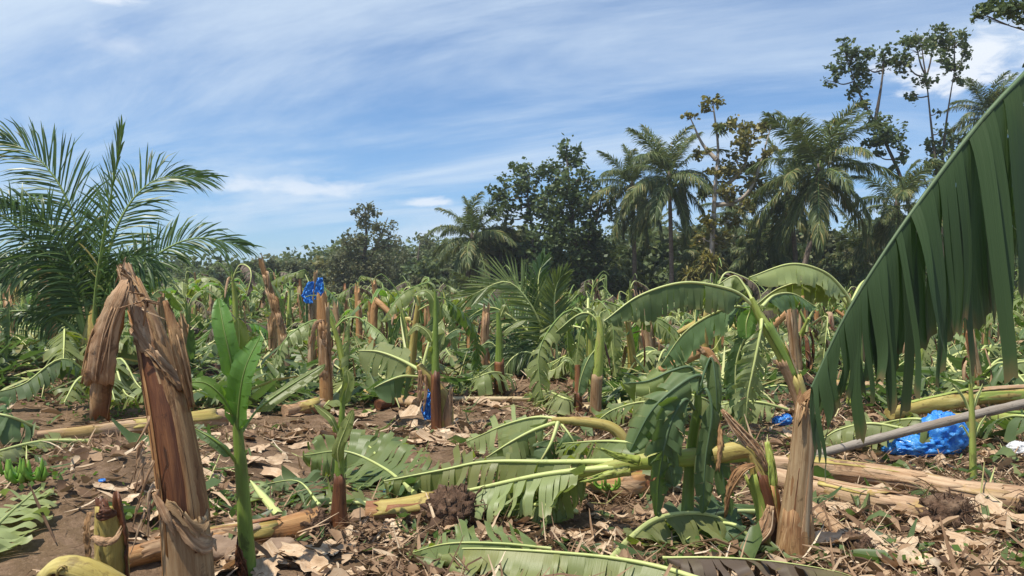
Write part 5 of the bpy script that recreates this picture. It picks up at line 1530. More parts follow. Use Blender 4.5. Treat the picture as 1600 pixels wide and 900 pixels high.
fallen('small pale leaf with bright midrib behind the shredded leaves', [gp(594, 722, 0.08), P(575, 697, 7.6), gp(548, 700, 0.12)], 0.30, 'leaf', up=(0.2, -0.7, 1), fold=(0.1, 0.3), droop=(0.1, 0.4), tear=0.5, ribr=0.02, t0=0.05, n=24)
fallen('dark feathery shredded leaf on the ground right of the green sucker', [gp(500, 790, 0.10), P(465, 752, 6.2), gp(408, 758, 0.06)], 0.22, 'leaf_dark', up=(0, -0.6, 1), fold=(0.2, 0.3), droop=(0.2, 0.4), tear=0.9, strip=0.045, ribr=0.012, t0=0.05, n=28)
fallen('leaf with broad pale midrib under the thin sucker', [gp(600, 788, 0.05), gp(540, 786, 0.08), gp(480, 790, 0.06)], 0.20, 'leaf', up=(0, -0.5, 1), fold=(0.1, 0.4), droop=(0.2, 0.4), tear=0.6, ribr=0.022, n=24)
fallen('curled leaves at the meeting of two midribs in the middle foreground', [gp(640, 765, 0.2), P(610, 735, 6.9), P(590, 740, 7.0), gp(560, 765, 0.05)], 0.24, 'leaf_dark', up=(0.3, -0.6, 1), fold=(0.5, 0.7), droop=(0.5, 0.7), tear=0.6, n=28)
fallen('cut yellow-green leaf stalk beside the tiny blue scrap', [gp(436, 806, 0.03), gp(408, 772, 0.1), gp(392, 752, 0.12)], 0.12, 'leaf_pale', up=(0, -0.6, 1), tear=0.6, ribr=0.03, t0=0.5, n=20)
fallen('pale shredded leaf at the left edge in front of the green bananas', [gp(-60, 880, 0.1), gp(-5, 822, 0.12), gp(30, 790, 0.08), gp(64, 762, 0.06)], 0.22, 'leaf_pale', up=(0.1, -0.5, 1), fold=(0.1, 0.3), droop=(0.2, 0.4), tear=0.8, strip=0.05, ribr=0.014, mat_=None) if False else \
    fallen('pale shredded leaf at the left edge in front of the green bananas', [gp(-60, 880, 0.1), gp(-5, 822, 0.12), gp(30, 790, 0.08), gp(64, 762, 0.06)], 0.24, 'leaf_pale', up=(0.1, -0.5, 1), fold=(0.1, 0.3), droop=(0.2, 0.4), tear=0.8, strip=0.05, ribr=0.014)
fallen('green leaf with striped midrib lying at the left edge above the bananas', [gp(150, 690, 0.05), gp(70, 690, 0.12), gp(0, 705, 0.15), gp(-60, 730, 0.1)], 0.16, 'leaf_pale', up=(0, -0.4, 1), fold=(0.2, 0.5), droop=(0.2, 0.5), tear=0.3, ribr=0.024)
fallen('dark leaf sprawling at the far left edge below the palm', [gp(60, 670, 0.1), gp(10, 650, 0.3), gp(-60, 640, 0.3)], 0.35, 'leaf_dark', up=(0.3, -0.6, 1), fold=(0.3, 0.6), droop=(0.3, 0.6), tear=0.6, ribr=0.018, n=26)

# Z. yellow arched stem with drooping leaves, centre
base = G(985, 728)
d = base[1]
Zp = thing('broken_banana_plant', 'thin yellow banana stem arched over to the left with leaves spread on the soil, centre', 'banana plant', base)
stem_part(Zp, [base - (0, 0, 0.03), P(975, 690, d), P(955, 668, d), P(920, 660, d), P(885, 657, d), P(862, 656, d)], [0.06, 0.055, 0.05, 0.045, 0.04, 0.025], 'yellow_stem', base, n=26, seg=12, ridge=0.12)
ZK = dict(strip=0.055, rows=7, cols=3, off=base, ground=ZERO, tear=0.65, gap=0.2)
leaf(Zp, [P(880, 657, d), P(840, 652, d + 0.1), P(790, 664, d + 0.2), P(730, 690, d + 0.3)], 0.30, 'leaf_pale', up=(0, -0.5, 1), fold=(0.2, 0.5), droop=(0.3, 0.5), ribr=0.018, t0=0.15, **ZK)
leaf(Zp, [P(870, 660, d), P(835, 672, d - 0.1), P(800, 690, d - 0.2), P(760, 715, d - 0.2)], 0.30, 'leaf', up=(0, -0.5, 1), fold=(0.3, 0.7), droop=(0.4, 0.7), ribr=0.020, t0=0.2, **ZK)
leaf(Zp, [P(872, 660, d - 0.05), P(862, 690, d - 0.15), P(848, 715, d - 0.2), P(836, 732, d - 0.2)], 0.26, 'leaf_dark', up=(0.3, -0.8, 0.6), fold=(0.4, 0.4), droop=(0.4, 0.4), ribr=0.020, t0=0.35, **ZK)
leaf(Zp, [P(876, 662, d), P(890, 680, d - 0.1), P(898, 700, d - 0.1), P(885, 728, d - 0.1)], 0.2, 'leaf_dark', up=(0.3, -0.8, 0.6), fold=(0.4, 0.4), droop=(0.4, 0.4), ribr=0.014, t0=0.2, **ZK)
for i, (lb, ks, W, mt) in enumerate([
    ('leaf with long straight pale stalk lying behind the green fallen stem', [(1140, 718, .3), (1060, 705, .35), (960, 690, .4), (870, 694, .2)], 0.26, 'leaf'),
    ('flat dark leaf behind the hanging dark leaves', [(1060, 640, .3), (1010, 628, .35), (960, 640, .2), (930, 660, .1)], 0.30, 'leaf'),
    ('wide green leaf lying on the heap right of the pale pole', [(1130, 640, .2), (1090, 620, .4), (1040, 612, .4), (975, 630, .2)], 0.32, 'leaf'),
    ('pale sunlit leaf on the heap of fallen stems, right of centre', [(1010, 612, .2), (985, 604, .3), (950, 612, .2), (920, 625, .1)], 0.34, 'leaf_pale'),
    ('torn leaf on the ground beneath the arching plant', [(1230, 640, .2), (1180, 628, .3), (1130, 632, .2), (1080, 650, .1)], 0.30, 'leaf_pale'),
    ('dark torn leaf crumpled below the hanging dark leaves', [(1190, 800, .05), (1140, 800, .15), (1090, 812, .12), (1040, 840, .05)], 0.28, 'leaf_dark'),
    ('folded dark leaf in the hollow left of the thick tan stump', [(1180, 850, .04), (1150, 822, .14), (1110, 820, .12), (1070, 845, .06)], 0.2, 'leaf_dark'),
    ('greyish leaf on the ground in front of the long green stem', [(900, 800, .04), (850, 790, .14), (800, 790, .1), (760, 800, .05)], 0.2, 'leaf'),
    ('green leaf lying beside the grey pole and the blue sheet', [(1480, 668, .25), (1430, 655, .35), (1370, 665, .2), (1320, 690, .08)], 0.30, 'leaf'),
    ('pale striped leaf under the tip of the big drooping leaf', [(1420, 672, .25), (1360, 662, .3), (1310, 672, .2), (1280, 690, .1)], 0.26, 'leaf_pale'),
    ('dark leaf lying at the right edge above the pole', [(1640, 660, .3), (1590, 650, .35), (1550, 660, .2), (1520, 676, .1)], 0.28, 'leaf_dark'),
    ('big lone leaf on open ground below the small young coconut palm', [(905, 632, .1), (880, 622, .25), (855, 612, .2), (830, 612, .05)], 0.34, 'leaf_pale'),
    ('leaf drooping over low stems left of the slim brown-based sucker', [(800, 588, .2), (770, 582, .4), (740, 592, .3), (705, 600, .1)], 0.34, 'leaf'),
]):
    K = [gp(*q) for q in ks]
    fallen(lb, K, W, mt, fold=(0.25, 0.5), droop=(0.3, 0.5), ribr=0.020)

# stems heaped right of centre, and the yellow stem at the right
log('yellow fallen stem lying behind the grey pole at the right edge', [(1390, 668), (1460, 660), (1540, 650), (1650, 648)], [10, 13, 14, 15], 'yellow_stem', None, sh=3, mats=('green_stem', 'pink_log'), lift=2.2)
log('green fallen stem lying just under the yellow one at the right edge', [(1450, 668), (1530, 666), (1650, 668)], [10, 12, 13], 'green_stem', None, sh=2, mats=('fresh_stem', 'yellow_stem'))
for lb, pts, r_, mt in (('yellow-green fallen stem on the heap right of the pale pole', [(960, 628), (1020, 620), (1090, 616)], [7, 9, 10], 'green_stem'),
                        ('tan fallen stem crossing the heap behind the hanging dark leaves', [(920, 612), (990, 604), (1100, 598)], [7, 8, 8], 'pink_log'),
                        ('peeled pink stem with cut end, left part of the heap', [(890, 606), (930, 598), (985, 588)], [8, 9, 10], 'flap'),
                        ('long tan stem raised on the heap, joining a broken stump at right', [(930, 592), (1020, 590), (1105, 585)], [6, 8, 9], 'bamboo'),
                        ('brown fallen stem beneath the stump left of centre', [(445, 652), (470, 648), (500, 645)], [10, 11, 12], 'flap'),
                        ('brown fallen stem beside the flat blue scrap', [(560, 622), (600, 628), (650, 640)], [9, 10, 10], 'pink_log'),
                        ('dark old stem lying behind the blue scrap', [(590, 640), (630, 632), (672, 622)], [8, 9, 9], 'dark_stem')):
    log(lb, pts, r_, mt, None, sh=2)

# broken bent plant behind the heap
base = G(1128, 604)
d = base[1]
Bb = thing('broken_banana_plant', 'broken orange-brown stump with its tan stem folded down to the left, above the heap', 'banana plant', base)
stem_part(Bb, [base - (0, 0, 0.03), P(1118, 580, d), P(1108, 558, d), P(1098, 550, d), P(1070, 562, d - 0.1), P(1030, 580, d - 0.2), P(1000, 592, d - 0.2)], [0.13, 0.11, 0.09, 0.08, 0.09, 0.08, 0.05], 'orange_stem', base, n=30, seg=14, ridge=0.14)
flap(Bb, [P(1110, 556, d - 0.12), P(1122, 575, d - 0.14), P(1138, 596, d - 0.12)], [0.03, 0.06, 0.05], 'flap', base)
flap(Bb, [P(1100, 552, d - 0.12), P(1090, 540, d - 0.10), P(1076, 536, d - 0.1)], [0.04, 0.03, 0.01], 'flap', base)

# cut stump in the lower left corner
base = P(172, 925, 4.15)
d = base[1]
Cs = thing('banana_stump', 'freshly cut yellow banana stump with blackened tip in the lower left corner', 'stump', base)
kk = [base, P(170, 860, d), P(165, 820, d), P(162, 796, d)]
flap(Cs, kk, [0.075, 0.072, 0.06, 0.03], 'yellow_stem', base, name='sheath', fray=0, curl=0.9, nrm=(0.25, -1, 0.1), th=0.015, rag=0.02, cols=9)
flap(Cs, [q + np.array([-0.05, 0.05, 0.02]) for q in kk], [0.07, 0.07, 0.06, 0.03], 'dark_stem', base, name='sheath', fray=0, curl=0.9, nrm=(-0.7, -1, 0.1), th=0.012, rag=0.04, cols=9)
flap(Cs, [q + np.array([0.03, 0.09, 0.04]) for q in kk], [0.06, 0.06, 0.05, 0.02], 'dark_stem', base, name='sheath', fray=0, curl=0.7, nrm=(0.4, 1, 0.1), th=0.012, rag=0.04, cols=9)
flap(Cs, [P(164, 812, d - 0.05), P(162, 800, d - 0.055), P(161, 788, d - 0.03)], [0.05, 0.042, 0.012], 'dark_stem', base, name='blackened_tip', curl=0.9, nrm=(0.2, -1, 0.1), rag=0.04, fray=0)
flap(Cs, [P(145, 838, d - 0.07), P(160, 846, d - 0.11), P(178, 843, d - 0.11), P(186, 832, d - 0.07)], [0.012, 0.022, 0.02, 0.006], 'flap', base, name='dry_sheath', nrm=(0, -1, 0.5))
flap(Cs, [P(140, 800, d - 0.03), P(136, 830, d - 0.06), P(140, 880, d - 0.06)], [0.01, 0.02, 0.012], 'dry_stem', base, name='dry_sheath')
flap(Cs, [P(205, 925, d - 0.18), P(165, 900, d - 0.22), P(125, 882, d - 0.24), P(88, 880, d - 0.24), P(64, 900, d - 0.22)], [0.06, 0.06, 0.055, 0.045, 0.03], 'yellow_stem', base, name='sheath', fray=0, nrm=(0, -0.6, 1), curl=0.55, th=0.016, rag=0.015, cols=9)
flap(Cs, [P(180, 935, d - 0.16), P(140, 900, d - 0.2), P(96, 884, d - 0.22), P(72, 915, d - 0.2)], [0.05, 0.05, 0.045, 0.03], 'dark_stem', base, name='sheath', fray=0, nrm=(0, -0.6, 1), curl=0.8, th=0.012, cols=9)
flap(Cs, [P(130, 930, d - 0.26), P(100, 885, d - 0.28), P(88, 905, d - 0.28)], [0.015, 0.015, 0.005], 'yellow_stem', base, name='sheath', fray=0, nrm=(0, -1, 0.4))


# green bananas
def bunch(label, c, n, r, seed):
    t = thing('banana_bunch', label, 'bananas', c - (0, 0, 0.02))
    for i in range(n):
        a = i / n * 2.8 - 1.4 + rng.uniform(-.3, .3)
        r_i = r * rng.uniform(0.75, 1.15)
        row = i % 2
        o = c + np.array([rng.uniform(-.02, .02), rng.uniform(-.02, .02), 0.02 + 0.03 * row])
        di = np.array([math.sin(a), -math.cos(a) * 0.8, 0.0])
        pts = [o + di * 0.02 + (0, 0, 0.03), o + di * 0.06 + (0, 0, 0.02), o + di * 0.10 + (0, 0, 0.05), o + di * 0.11 + (0, 0, 0.11 + 0.03 * row)]
        m_b = MB()
        tube(m_b, spline([q * 1.0 for q in pts], 10), [0.007 * r_i, 0.016 * r_i, 0.019 * r_i, 0.018 * r_i, 0.013 * r_i, 0.004 * r_i], 7, ridge=0.1)
        obj('banana', m_b, M['banana_skin'], t, c - (0, 0, 0.02))
    m_b = MB()
    tube(m_b, spline([c + (0.0, 0.05, 0.02), c + (0.0, 0.0, 0.05), c + (0, -0.01, 0.08)], 6), [0.02, 0.028, 0.015], 8)
    obj('stalk', m_b, M['fresh_stem'], t, c - (0, 0, 0.02))


bunch('left hand of green bananas on the ground at the left edge', gp(12, 752, 0.02), 8, 1.15, 1)
bunch('hand of bright green bananas in the middle of the cluster at left', gp(38, 758, 0.02), 9, 1.25, 2)
bunch('small hand of green bananas at the right of the cluster at left', gp(62, 756, 0.02), 7, 1.0, 3)
bunch('tiny bunch of green bananas hanging under the long green fallen stem', gp(950, 772, 0.06), 7, 0.6, 4)

# clods
for lb, c, r in (('large brown clod of earth under the fallen stem right of the big torn stump', (352, 868), 0.13), ('smaller rounded clod next to the green sucker base', (374, 876), 0.09), ('brown clod of earth behind the green sucker base', (440, 862), 0.09)):
    g = G(*c)
    m_b = MB()
    th, ph = np.linspace(0, 2 * math.pi, 21), np.linspace(0.05, math.pi - 0.05, 13)
    A_, B_ = np.meshgrid(th, ph)
    D = np.stack([np.cos(A_) * np.sin(B_), np.sin(A_) * np.sin(B_), np.cos(B_)], -1)
    nz = np.array([[mnoise.fractal(Vector(v * 1.5) + Vector(g), 1.0, 2.0, 4) for v in row] for row in D])
    nz[:, -1] = nz[:, 0]
    m_b.grid(g + (0, 0, r * 0.35) + D * (r * (1 + 0.3 * nz))[..., None] * np.array([1.2, 1, 0.65]), np.stack([A_, B_], -1))
    tag(obj('earth_clod', m_b, M['rock'], None, g), lb, 'clod')

# ---------------------------------------------------------------- the field: repeated plants
ZL = (0.0,)      # clamp to the flat z = 0


def fleaf(t, keys, W, mat, **kw):
    a = dict(tear=0.8, strip=0.065, rows=4, cols=2, jit=0.32, gap=0.3, t0=0.15, up=(0, 0, 1), fold=(0.5, 0.6), droop=(0.6, 0.7), ribr=0.022, n=18, lowseg=5, ground=ZL)
    a.update(kw)
    return leaf(t, keys, W, mat, **a)


def dry_rags(t, pth, r, n):
    for i in range(n):
        a = rng.uniform(0, 6.28)
        o = np.array([math.cos(a), math.sin(a), 0])
        q = pth[int(rng.uniform(0.45, 0.98) * (len(pth) - 1))] + o * r
        l_ = rng.uniform(0.3, 0.8)
        flap(t, [q, q + o * 0.12 + (0, 0, 0.05), q + o * 0.2 + (0, 0, -l_ * 0.5), q + o * 0.16 + (rng.normal(0, .08), rng.normal(0, .08), -l_)], [0.012, 0.03, 0.035, 0.01],
             ('flap', 'dry_stem', 'dark_stem')[int(rng.integers(3))], ZERO, name='dry_leaf', nrm=tuple(o + (0, 0, 0.3)), n=8, cols=4, curl=0.7, fray=0)


def proto_stump(h, lean, mat, label):
    t = thing('banana_stump', label, 'stump', ZERO, 'snapped stumps across the field')
    K = [np.array([0, 0, -0.05]), np.array([lean * 0.4, 0, h * 0.5]), np.array([lean, 0, h])]
    rads = [0.095, 0.078, 0.07]
    _, pth = stem_part(t, K, rads, mat, ZERO, n=18, seg=14, ridge=0.2, jag=0.32, lump=0.34, seed=rng.random() * 9)
    for i in range(3):
        a = rng.uniform(0, 6)
        sheath(t, pth, rads, ('flap', 'dry_stem', 'grey_stem')[i], ZERO, a0=a, a1=a + 1.4, t0=rng.uniform(0, .3), t1=rng.uniform(.6, 1), off=1.06, flare=0.25, jag=0.15, seed=rng.random() * 5, cols=5, rows=7)
    dry_rags(t, pth, 0.07, int(rng.integers(1, 4)))
    return t


def proto_fold(h, L_, mat, label):
    t = thing('broken_banana_plant', label, 'banana plant', ZERO, 'banana plants folded over across the field')
    stem_part(t, [(0, 0, -0.05), (0.02, 0, h * 0.6), (0.06, 0, h * 0.96), (0.14, 0.02, h * 0.97), (L_ * 0.6, 0, h * 0.45), (L_, 0, 0.12)], [0.10, 0.09, 0.075, 0.055, 0.065, 0.04], mat, ZERO, n=30, seg=12, ridge=0.14, lump=0.1)
    for i in range(5):
        a = rng.uniform(-1.1, 1.1)
        l_ = rng.uniform(1.1, 1.8)
        o = np.array([math.cos(a), math.sin(a), 0])
        s_ = np.array([L_ * 0.95, 0, 0.15])
        fleaf(t, [s_, s_ + o * l_ * 0.35 + (0, 0, rng.uniform(0.05, 0.35)), s_ + o * l_ * 0.7 + (0, 0, 0.15), s_ + o * l_ + (0, 0, 0.03)], rng.uniform(0.22, 0.32), ('leaf', 'leaf_pale', 'leaf_dark', 'leaf', 'leaf_dead')[i], ribr=rng.uniform(.012, .02), rib='midrib' if i % 2 else 'midrib_green')
    dry_rags(t, np.array([(0, 0, h * 0.5), (0.03, 0, h * 0.8), (0.06, 0, h * 0.95)]), 0.09, 3)
    return t


def proto_sucker(h, nl, label, mat='fresh_stem'):
    t = thing('banana_sucker', label, 'banana plant', ZERO, 'young suckers across the field')
    stem_part(t, [(0, 0, -0.03), (0.02, 0, h * 0.5), (0.0, 0, h)], [0.06, 0.045, 0.015], mat, ZERO, n=10, seg=8, ridge=0.1)
    for i in range(nl):
        a = i * 2.4 + rng.uniform(-.4, .4)
        o = np.array([math.cos(a), math.sin(a), 0])
        z0 = h * rng.uniform(0.55, 1.0)
        l_ = rng.uniform(0.5, 1.0)
        fleaf(t, [(0, 0, z0), o * l_ * 0.25 + (0, 0, z0 + l_ * 0.4), o * l_ * 0.6 + (0, 0, z0 + l_ * 0.5), o * l_ + (0, 0, z0 + l_ * rng.uniform(-0.2, 0.4))], rng.uniform(0.08, 0.16), ('leaf', 'leaf_fresh', 'leaf_dark', 'leaf')[i % 4],
              fold=(0.1, 0.2), droop=(0.3, 0.3), tear=0.3, ribr=0.012)
    return t


def proto_wreck(h, nl, label, lean=0.3):
    t = thing('broken_banana_plant', label, 'banana plant', ZERO, 'standing banana plants with broken hanging leaves')
    _, pth = stem_part(t, [(0, 0, -0.05), (lean * 0.3, 0, h * 0.5), (lean, 0, h)], [0.085, 0.065, 0.03], ('green_stem', 'yellow_stem', 'dry_stem')[int(rng.integers(3))], ZERO, n=14, seg=10, ridge=0.13)
    dry_rags(t, pth, 0.06, 3)
    for i in range(nl):
        a = i * 2.4 + rng.uniform(-.6, .6)
        o = np.array([math.cos(a), math.sin(a), 0])
        s_ = np.array([lean * rng.uniform(0.6, 1.0), 0, h * rng.uniform(0.7, 1.0)])
        l_ = rng.uniform(0.6, 1.5)
        up_ = rng.uniform(0.0, 0.5)
        mt = ('leaf', 'leaf_dark', 'leaf', 'leaf_pale', 'leaf_fresh', 'leaf', 'leaf_dead')[int(rng.integers(7))]
        rb = ('midrib', 'midrib_green', 'midrib_green')[int(rng.integers(3))]
        sw = np.array([-o[1], o[0], 0]) * rng.normal(0, 0.35)
        k = rng.random()
        if k < 0.42:      # arching over
            fleaf(t, [s_, s_ + o * 0.2 + (0, 0, up_), s_ + o * 0.5 + (0, 0, up_ * 0.9), s_ + sw + o * (0.5 + 0.4 * l_) + (0, 0, up_ - 0.35 * l_), s_ + sw * 1.6 + o * (0.45 + 0.5 * l_) + (0, 0, up_ - 0.9 * l_)],
                  rng.uniform(0.14, 0.26), mt, ribr=rng.uniform(0.011, 0.019), rib=rb, t0=0.25, tear=0.85, strip=0.06)
        elif k < 0.78:    # snapped at the stalk and hanging down
            q = s_ + o * rng.uniform(0.15, 0.4) + (0, 0, rng.uniform(0.05, 0.3))
            dn = min(l_, q[2] - 0.05)
            fleaf(t, [s_, q, q + o * 0.06 + sw * 0.2 + (0, 0, -dn * 0.3), q + o * 0.05 + sw * 0.5 + (0, 0, -dn)], rng.uniform(0.12, 0.22), mt, ribr=rng.uniform(0.010, 0.016), rib=rb, t0=0.3, tear=0.8, strip=0.06, up=tuple(o + (0, 0, 0.5)),
                  fold=(rng.uniform(0.4, 1.1), rng.uniform(0.4, 1.1)), droop=(0.6, 0.6))
        else:             # bare stalk
            m_b = MB()
            q = s_ + o * 0.3 * l_ + (0, 0, 0.45 * l_)
            tube(m_b, spline([s_, s_ + o * 0.08 + (0, 0, 0.2 * l_), q, q + o * 0.2 + (0, 0, rng.uniform(-0.3, 0.05))], 9), [0.024, 0.018, 0.012, 0.006], 6)
            obj('leaf_stalk', m_b, M[rb], t)
    return t


def proto_fallen(label, L_, mat):
    t = thing('fallen_banana_plant', label, 'banana plant', ZERO, 'toppled banana plants across the field')
    stem_part(t, [(0, 0, 0.12), (L_ * 0.5, 0.05, 0.13), (L_, 0, 0.18)], [0.105, 0.09, 0.05], mat, ZERO, n=16, seg=12, ridge=0.14, lump=0.1)
    root_ball(t, np.array([-0.05, 0, 0.12]), 0.2, ZERO, 14, away=(-1, 0, 0))
    for i in range(5):
        a = rng.uniform(-1.2, 1.2)
        o = np.array([math.cos(a), math.sin(a), 0])
        l_ = rng.uniform(1.2, 1.9)
        s_ = np.array([L_ * 0.96, 0, 0.18])
        fleaf(t, [s_, s_ + o * l_ * 0.35 + (0, 0, rng.uniform(0.1, 0.45)), s_ + o * l_ * 0.7 + (0, 0, rng.uniform(.05, .3)), s_ + o * l_ + (0, 0, 0.03)], rng.uniform(0.24, 0.34), ('leaf_pale', 'leaf', 'leaf', 'leaf_dark', 'leaf')[i])
    return t


def proto_leaf(label, mat, L_):
    z = lambda a: float(rng.uniform(0.05, a))
    o = leaf(None, [(0, 0, 0.06), (L_ * 0.3, 0.05, z(.35)), (L_ * 0.65, 0.1, z(.3)), (L_, 0, 0.04)], 0.30, mat, name='fallen_leaf', label=label, cat='leaf', group='torn leaves lying across the field', tear=0.7, strip=0.08, rows=5, cols=2, t0=0.15, gap=0.3,
             up=(0, 0, 1), fold=(0.15, 0.3), droop=(0.3, 0.5), ribr=0.022, n=20, lowseg=5, ground=ZL)
    return o


PR = {
    'stump': [proto_stump(h, l, m, lb) for h, l, m, lb in ((0.9, 0.05, 'dry_stem', 'short frayed brown stump'), (1.5, 0.15, 'orange_stem', 'tall orange-brown snapped stump'), (0.6, -0.05, 'grey_stem', 'low grey-tan stump'),
                                                         (1.25, -0.2, 'grey_stem', 'leaning tan snapped stump'), (1.15, 0.1, 'red_stem', 'dark reddish snapped stump'))],
    'fold': [proto_fold(0.95, 1.7, 'yellow_stem', 'yellowish plant folded halfway'), proto_fold(0.7, 1.9, 'pink_log', 'tan plant snapped low and folded'), proto_fold(1.25, 1.6, 'orange_stem', 'brown plant snapped high and folded')],
    'sucker': [proto_sucker(0.9, 5, 'leafy green sucker'), proto_sucker(1.3, 6, 'taller splayed green sucker'), proto_sucker(0.6, 4, 'small low pale sucker', 'green_stem'), proto_sucker(1.1, 7, 'many-leaved green sucker')],
    'wreck': [proto_wreck(1.4, 6, 'standing plant with limp leaves'), proto_wreck(1.15, 5, 'leaning plant with broken stalks', 0.5), proto_wreck(1.7, 7, 'taller plant with shredded drooping leaves', 0.15), proto_wreck(0.9, 6, 'low plant with hanging torn leaves', 0.3),
              proto_wreck(1.55, 5, 'slim plant with few ragged leaves', -0.2), proto_wreck(1.25, 7, 'bushy plant with many torn leaves', -0.1), proto_wreck(1.9, 6, 'tallest slim plant with hanging leaves', 0.35), proto_wreck(1.05, 5, 'short wrecked plant with limp leaves', -0.3)],
    'fallen': [proto_fallen('uprooted tan banana plant', 2.2, 'pink_log'), proto_fallen('uprooted yellow-green banana plant', 1.9, 'green_stem')],
    'leaf': [proto_leaf('torn mid green leaf lying', 'leaf', 1.7), proto_leaf('torn pale leaf lying', 'leaf_pale', 1.9), proto_leaf('torn dark leaf lying', 'leaf_dark', 1.5)],
}
note_kids(None)
used = set()
BASE = {k: [p['label'] for p in v] for k, v in PR.items()}
CAP = {'stump': 170, 'fold': 100, 'sucker': 270, 'wreck': 190, 'fallen': 150, 'leaf': 230}


def place(kind, x, y, rz=None, s=None):
    pr = PR[kind]
    i = int(rng.integers(len(pr)))
    loc = (x, y, float(terr(x, y)))
    rz = rng.uniform(0, 6.28) if rz is None else rz
    s = rng.uniform(0.8, 1.15) if s is None else s
    tl = (rng.uniform(-.12, .12), rng.uniform(-.12, .12)) if kind in ('stump', 'sucker', 'wreck') else (0, 0)
    p = pr[i]
    lb = BASE[kind][i] + ' ' + row(y) + ', ' + where(x, y)
    if p.name not in used:
        used.add(p.name)
        p.location = loc
        p.rotation_euler = (tl[0], tl[1], rz)
        p.scale = (s,) * 3
        p['label'] = lb
        return p
    return dup(p, loc, rz, s, lb, tilt=tl)


def open_ground(px, py):
    """bare or hand-built parts of the clearing"""
    if py > 668:
        return True
    for x0, y0, x1, y1 in ((510, 632, 725, 720), (690, 614, 925, 650), (640, 575, 700, 680), (1190, 615, 1310, 720), (0, 645, 430, 900), (1330, 645, 1600, 900), (960, 655, 1170, 720), (70, 590, 190, 645), (480, 610, 530, 660), (755, 572, 905, 650)):
        if x0 < px < x1 and y0 < py < y1:
            return True
    return False


placed = []
count = {k: 0 for k in PR}
y = 11.5
while y < 66:
    step = 1.08 + 0.022 * y
    w_ = 0.70 * y + 2
    x = -w_ + rng.uniform(0, step)
    while x < w_:
        xx, yy = x + rng.normal(0, 0.45), y + rng.normal(0, 0.5)
        px, py = 800 + xx / yy * F, HOR + (EYE - float(terr(xx, yy))) / yy * F
        x += step * rng.uniform(0.8, 1.35)
        if open_ground(px, py):
            continue
        far = np.clip((yy - 18) / 20, 0, 1)
        w8 = np.array([0.19 - 0.08 * far, 0.17 - 0.05 * far, 0.14 + 0.18 * far, 0.14 + 0.22 * far, 0.16 * (1 - far * 0.5), 0.17 * (1 - 0.4 * far)])
        kind = ['stump', 'fold', 'sucker', 'wreck', 'fallen', 'leaf'][int(rng.choice(6, p=w8 / w8.sum()))]
        if kind == 'fold' and yy < 17:
            kind = 'leaf'
        if count[kind] >= CAP[kind]:
            kind = min(CAP, key=lambda q: count[q] / CAP[q])
        if count[kind] >= CAP[kind]:
            continue
        place(kind, xx, yy)
        count[kind] += 1
    y += step * 0.92
# extra leaves and stems lying between them
for i in range(150):
    yy = rng.uniform(10.5, 22)
    xx = rng.uniform(-0.68, 0.68) * yy
    px, py = 800 + xx / yy * F, HOR + EYE / yy * F
    if not open_ground(px, py) and count['leaf'] < 285:
        place('leaf', xx, yy)
        count['leaf'] += 1
print('FIELD', count, sum(count.values()))

# ---------------------------------------------------------------- litter
def litter_density(x, y):
    n = fbm(x * 0.55 + 40, y * 0.55 + 11, 3)
    px = 800 + x / np.maximum(y, 0.5) * F
    dn = np.clip((n - 0.36) * 4.0, 0.06, 1)
    dn = np.where((px > 1250) & (y < 8), np.maximum(dn, 0.8), dn)
    dn = np.where((px < 250) & (y < 8), dn * 0.5, dn)
    return dn


def litter(n, smin, smax, ymin, ymax, wid, name, mat, asp=(0.25, 0.7), lift=0.02, fib=False, rows=4, field=False):
    y = ymin * (ymax / ymin) ** rng.random(n * 3)
    x = rng.uniform(-1, 1, n * 3) * (0.68 * y + 0.8)
    keep = rng.random(n * 3) < litter_density(x, y)
    if field:
        px_ = 800 + x / y * F
        py_ = HOR + EYE / y * F
        keep = np.array([not open_ground(a, b) for a, b in zip(px_, py_)])
    x, y = x[keep][:n], y[keep][:n]
    n = len(x)
    s = smin + (smax - smin) * rng.beta(1.0, 2.6, n)
    a = rng.uniform(0, 2 * math.pi, n)
    ax = np.stack([np.cos(a), np.sin(a), rng.normal(0, 0.28, n)], -1)
    bx = np.stack([-np.sin(a), np.cos(a), rng.normal(0, 0.38, n)], -1)
    wd = s * rng.uniform(*asp, n)
    c = np.stack([x, y, terr_fine(x, y) + lift * rng.random(n) + 0.004], -1)
    t = np.linspace(-1, 1, rows)
    curl = rng.normal(0.15, 0.35, n)
    bow = rng.normal(0.1, 0.3, n)
    prof = np.array([0.35, 1.0, 0.9, 0.25]) if rows == 4 else np.ones(rows)
    V = []
    for j, tj in enumerate(t):
        w_ = wd * prof[j] * rng.uniform(0.6, 1.2, n)
        zc = (bow * tj * tj * s * 0.5)[:, None] * np.array([0, 0, 1.0])
        for sgn in (-1, 0.1, 1):
            zz_ = (np.abs(curl) * (sgn * sgn) * w_ * 0.8)[:, None] * np.array([0, 0, 1.0])
            V.append(c + ax * (s * 0.5 * tj)[:, None] + bx * (w_ * 0.5 * sgn)[:, None] + zc + zz_)
    V = np.stack(V, 1)                               # n, rows*3, 3
    V[..., 2] += np.maximum(0, (c[:, 2] - V[..., 2].min(1)))[:, None] * 0.7
    k = rows * 3
    base = np.arange(n)[:, None] * k
    fs = []
    for j in range(rows - 1):
        for i in range(2):
            b = base + j * 3 + i
            fs.append(np.hstack([b, b + 3, b + 4, b + 1]))
    m_b = MB()
    uv = np.broadcast_to(rng.beta(1.3, 1.8, n)[:, None, None], (n, k, 2))
    m_b.add(V.reshape(-1, 3), np.vstack(fs), uv.reshape(-1, 2))
    return tag(obj(name, m_b, M[mat]), kind='stuff')


